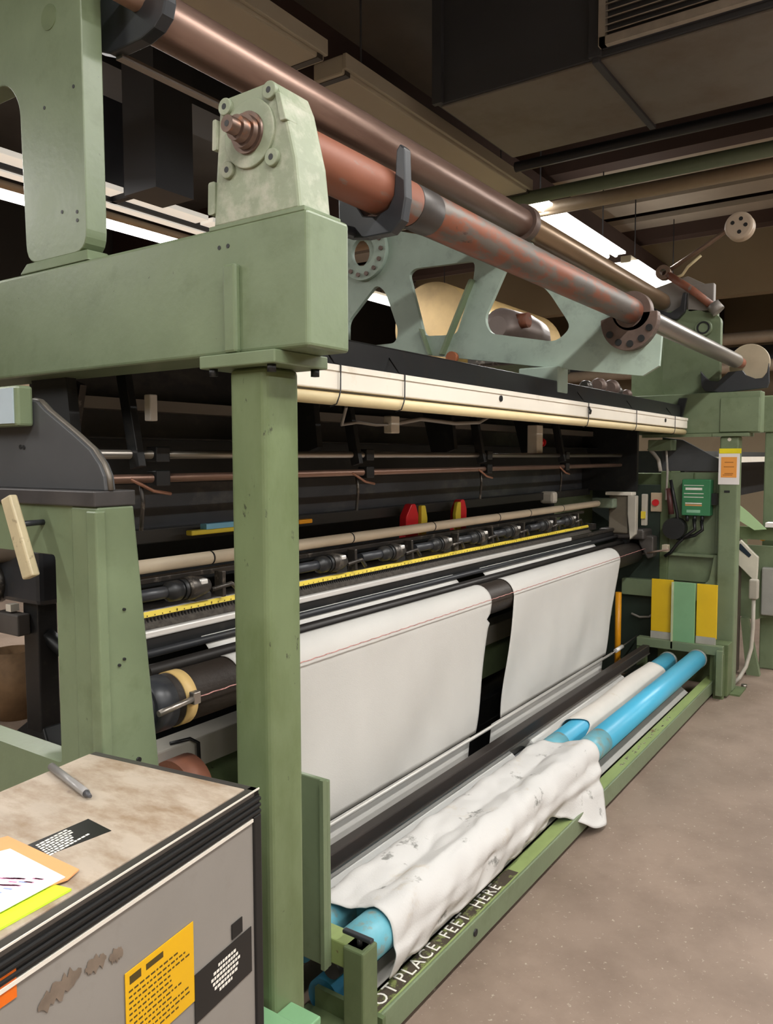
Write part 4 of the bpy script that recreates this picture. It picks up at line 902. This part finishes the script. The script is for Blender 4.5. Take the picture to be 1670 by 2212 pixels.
MB().prism('X', [(.06, .95), (-.45, .95), (-.45, .55), (-.05, .40), (.05, .42)], 5.12, 5.16).build('leg_panel', green, t)
B(5.07, 5.12, -.30, -.10, .45, .80).build('grey_box', M('pale_grey_box', '#a7a7a2', .4, .2), t, bevel=.01)
B(5.02, 5.10, .04, .10, .02, 1.0).build('stand_pole', M('brown_pole', '#5f544a', .5), t)
Cy((5.08, -.10, 1.02), (5.10, -.10, 1.02), .03, n=14).build('yellow_knob', orange_y, t)
B(5.06, 5.12, -.35, .06, 1.0, 1.09).build('ledge', green_dull, t)
m = MB(); m.prism('X', [(.10, 1.30), (-.02, 1.20), (-.14, 1.085), (-.06, 1.075), (.06, 1.15), (.10, 1.17)], 4.98, 4.984)
tag(m.build('paper_pad', paper_g), 'pale green paper sheet leaning beyond the far post', 'paper')
tag(B(4.98, 5.10, -.55, -.13, 1.10, 1.13).build('paper_stack', paper), 'white paper stack on the ledge of the second loom', 'paper')
t = thing('display_panel', 'tilted cream display panel with a dark screen beyond the far post', 'display', (5.0, .0, .8))
MB().prism('X', [(.085, .93), (.03, 1.0), (-.09, .88), (-.085, .72), (-.055, .72), (.085, .86)], 4.98, 5.02).build('case', M('cream_case', '#d5cfc0', .45), t, bevel=.004)
MB().prism('X', [(.055, .945), (.03, .975), (-.045, .895), (-.03, .875)], 4.976, 4.981).build('screen', screen, t)
t = thing('grey_motor', 'grey cast motor unit behind the support truss', 'motor', (3.9, 1.3, 2.4))
MB().lathe((3.6, 1.30, 2.46), (1, 0, 0), [(0, 0), (0, .07), (.05, .13), (.4, .14), (.6, .12), (.62, .06), (.75, .06), (.75, 0)], n=24).build('body', M('mauve_grey_casting', '#8d7f7a', .5, .2, var=.12, scale=5), t)
Cy((3.70, 1.12, 2.50), (3.70, 1.20, 2.50), .05, n=16).build('cap', rust, t)
B(3.55, 4.4, 1.1, 1.5, 2.2, 2.33).build('base', dirty_steel, t, bevel=.02)
tag(B(3.6, 8.4, 2.6, 3.4, 2.0, 2.40).build('rear_machine', M('dark_rear_machine', '#35312c', .6, var=.3, scale=3), None, bevel=.03), 'dark machine body standing behind the loom', 'machine')
o = tag(MB().lathe((5.4, 2.9, 2.85), (1, 0, 0), [(0, 0), (0, .42), (2.2, .42), (2.2, 0)], n=40).build('warp_beam', gold), 'golden wrapped warp beam behind the support truss', 'warp beam')
tag(B(3.0, 8, 2.5, 2.55, 2.05, 2.12).build('yellow_rail', M('yellow_rail_paint', '#b8a035', .5), None), 'yellow rail behind the support truss', 'rail')
# parts beside the near frame, seen through its opening
t = thing('warp_stand', 'black warp stand with splayed legs seen through the near frame opening', 'machine stand', (1.35, 3.05, 0))
B(1.30, 1.42, 2.95, 3.10, .06, 1.05).build('post', black, t, bevel=.01)
MB().hexa([(1.28, 2.85, .0), (1.55, 2.85, .0), (1.55, 3.25, .0), (1.28, 3.25, .0), (1.31, 2.95, .10), (1.42, 2.95, .10), (1.42, 3.12, .10), (1.31, 3.12, .10)]).build('foot', black, t, bevel=.01)
MB().sweep([(1.36, 2.98, .62), (1.60, 2.72, .25), (1.66, 2.66, .12)], .045, 8).build('strut', black, t)
B(1.25, 1.50, 2.85, 3.45, .80, 1.12).build('gear_case', black_s, t, bevel=.03)
Cy((1.2, 3.30, .90), (1.28, 3.30, .90), .12, n=24).build('gear', dirty_steel, t)
B(1.22, 1.30, 3.02, 3.26, .62, .74).build('box', M('grey_small_box', '#5b5754', .5), t, bevel=.01)
B(1.23, 1.28, 3.10, 3.15, .75, .79).build('white_cap', white_p, t)
MB().sweep([(1.1, 3.5, 1.10), (1.3, 3.15, 1.13), (1.7, 2.5, 1.05)], .11, 16).build('drum', M('taupe_drum', '#6f675c', .5, .2, var=.1), t)
t = thing('cardboard_bin', 'brown cardboard core bin standing on the floor behind the near frame', 'bin', (1.5, 3.58, 0))
MB().lathe((1.5, 3.56, .0), (0, 0, 1), [(0, 0), (0, .11), (.42, .13), (.42, .115), (.02, .10), (.02, 0)], n=24).build('tub', cardboard, t)
tag(B(.2, 8, 6.4, 7.2, 1.9, 3.0).build('storage_rack', M('brown_rack', '#6b5a46', .6, var=.3, scale=3), None, bevel=.02), 'brown storage rack far behind the near gantry', 'rack')
tag(Cy((-.5, 4.4, 2.55), (6, 4.4, 2.55), .10, n=16).build('spare_roller', M('tan_rear_roller', '#9a8069', .5, var=.1), None), 'tan roller lying far behind the near gantry', 'roller')
tag(B(-.5, 5, 4.1, 4.3, 2.22, 2.36).build('yellow_beam', M('amber_beam', '#a87d22', .5), None), 'amber yellow beam far behind the near arm', 'beam')
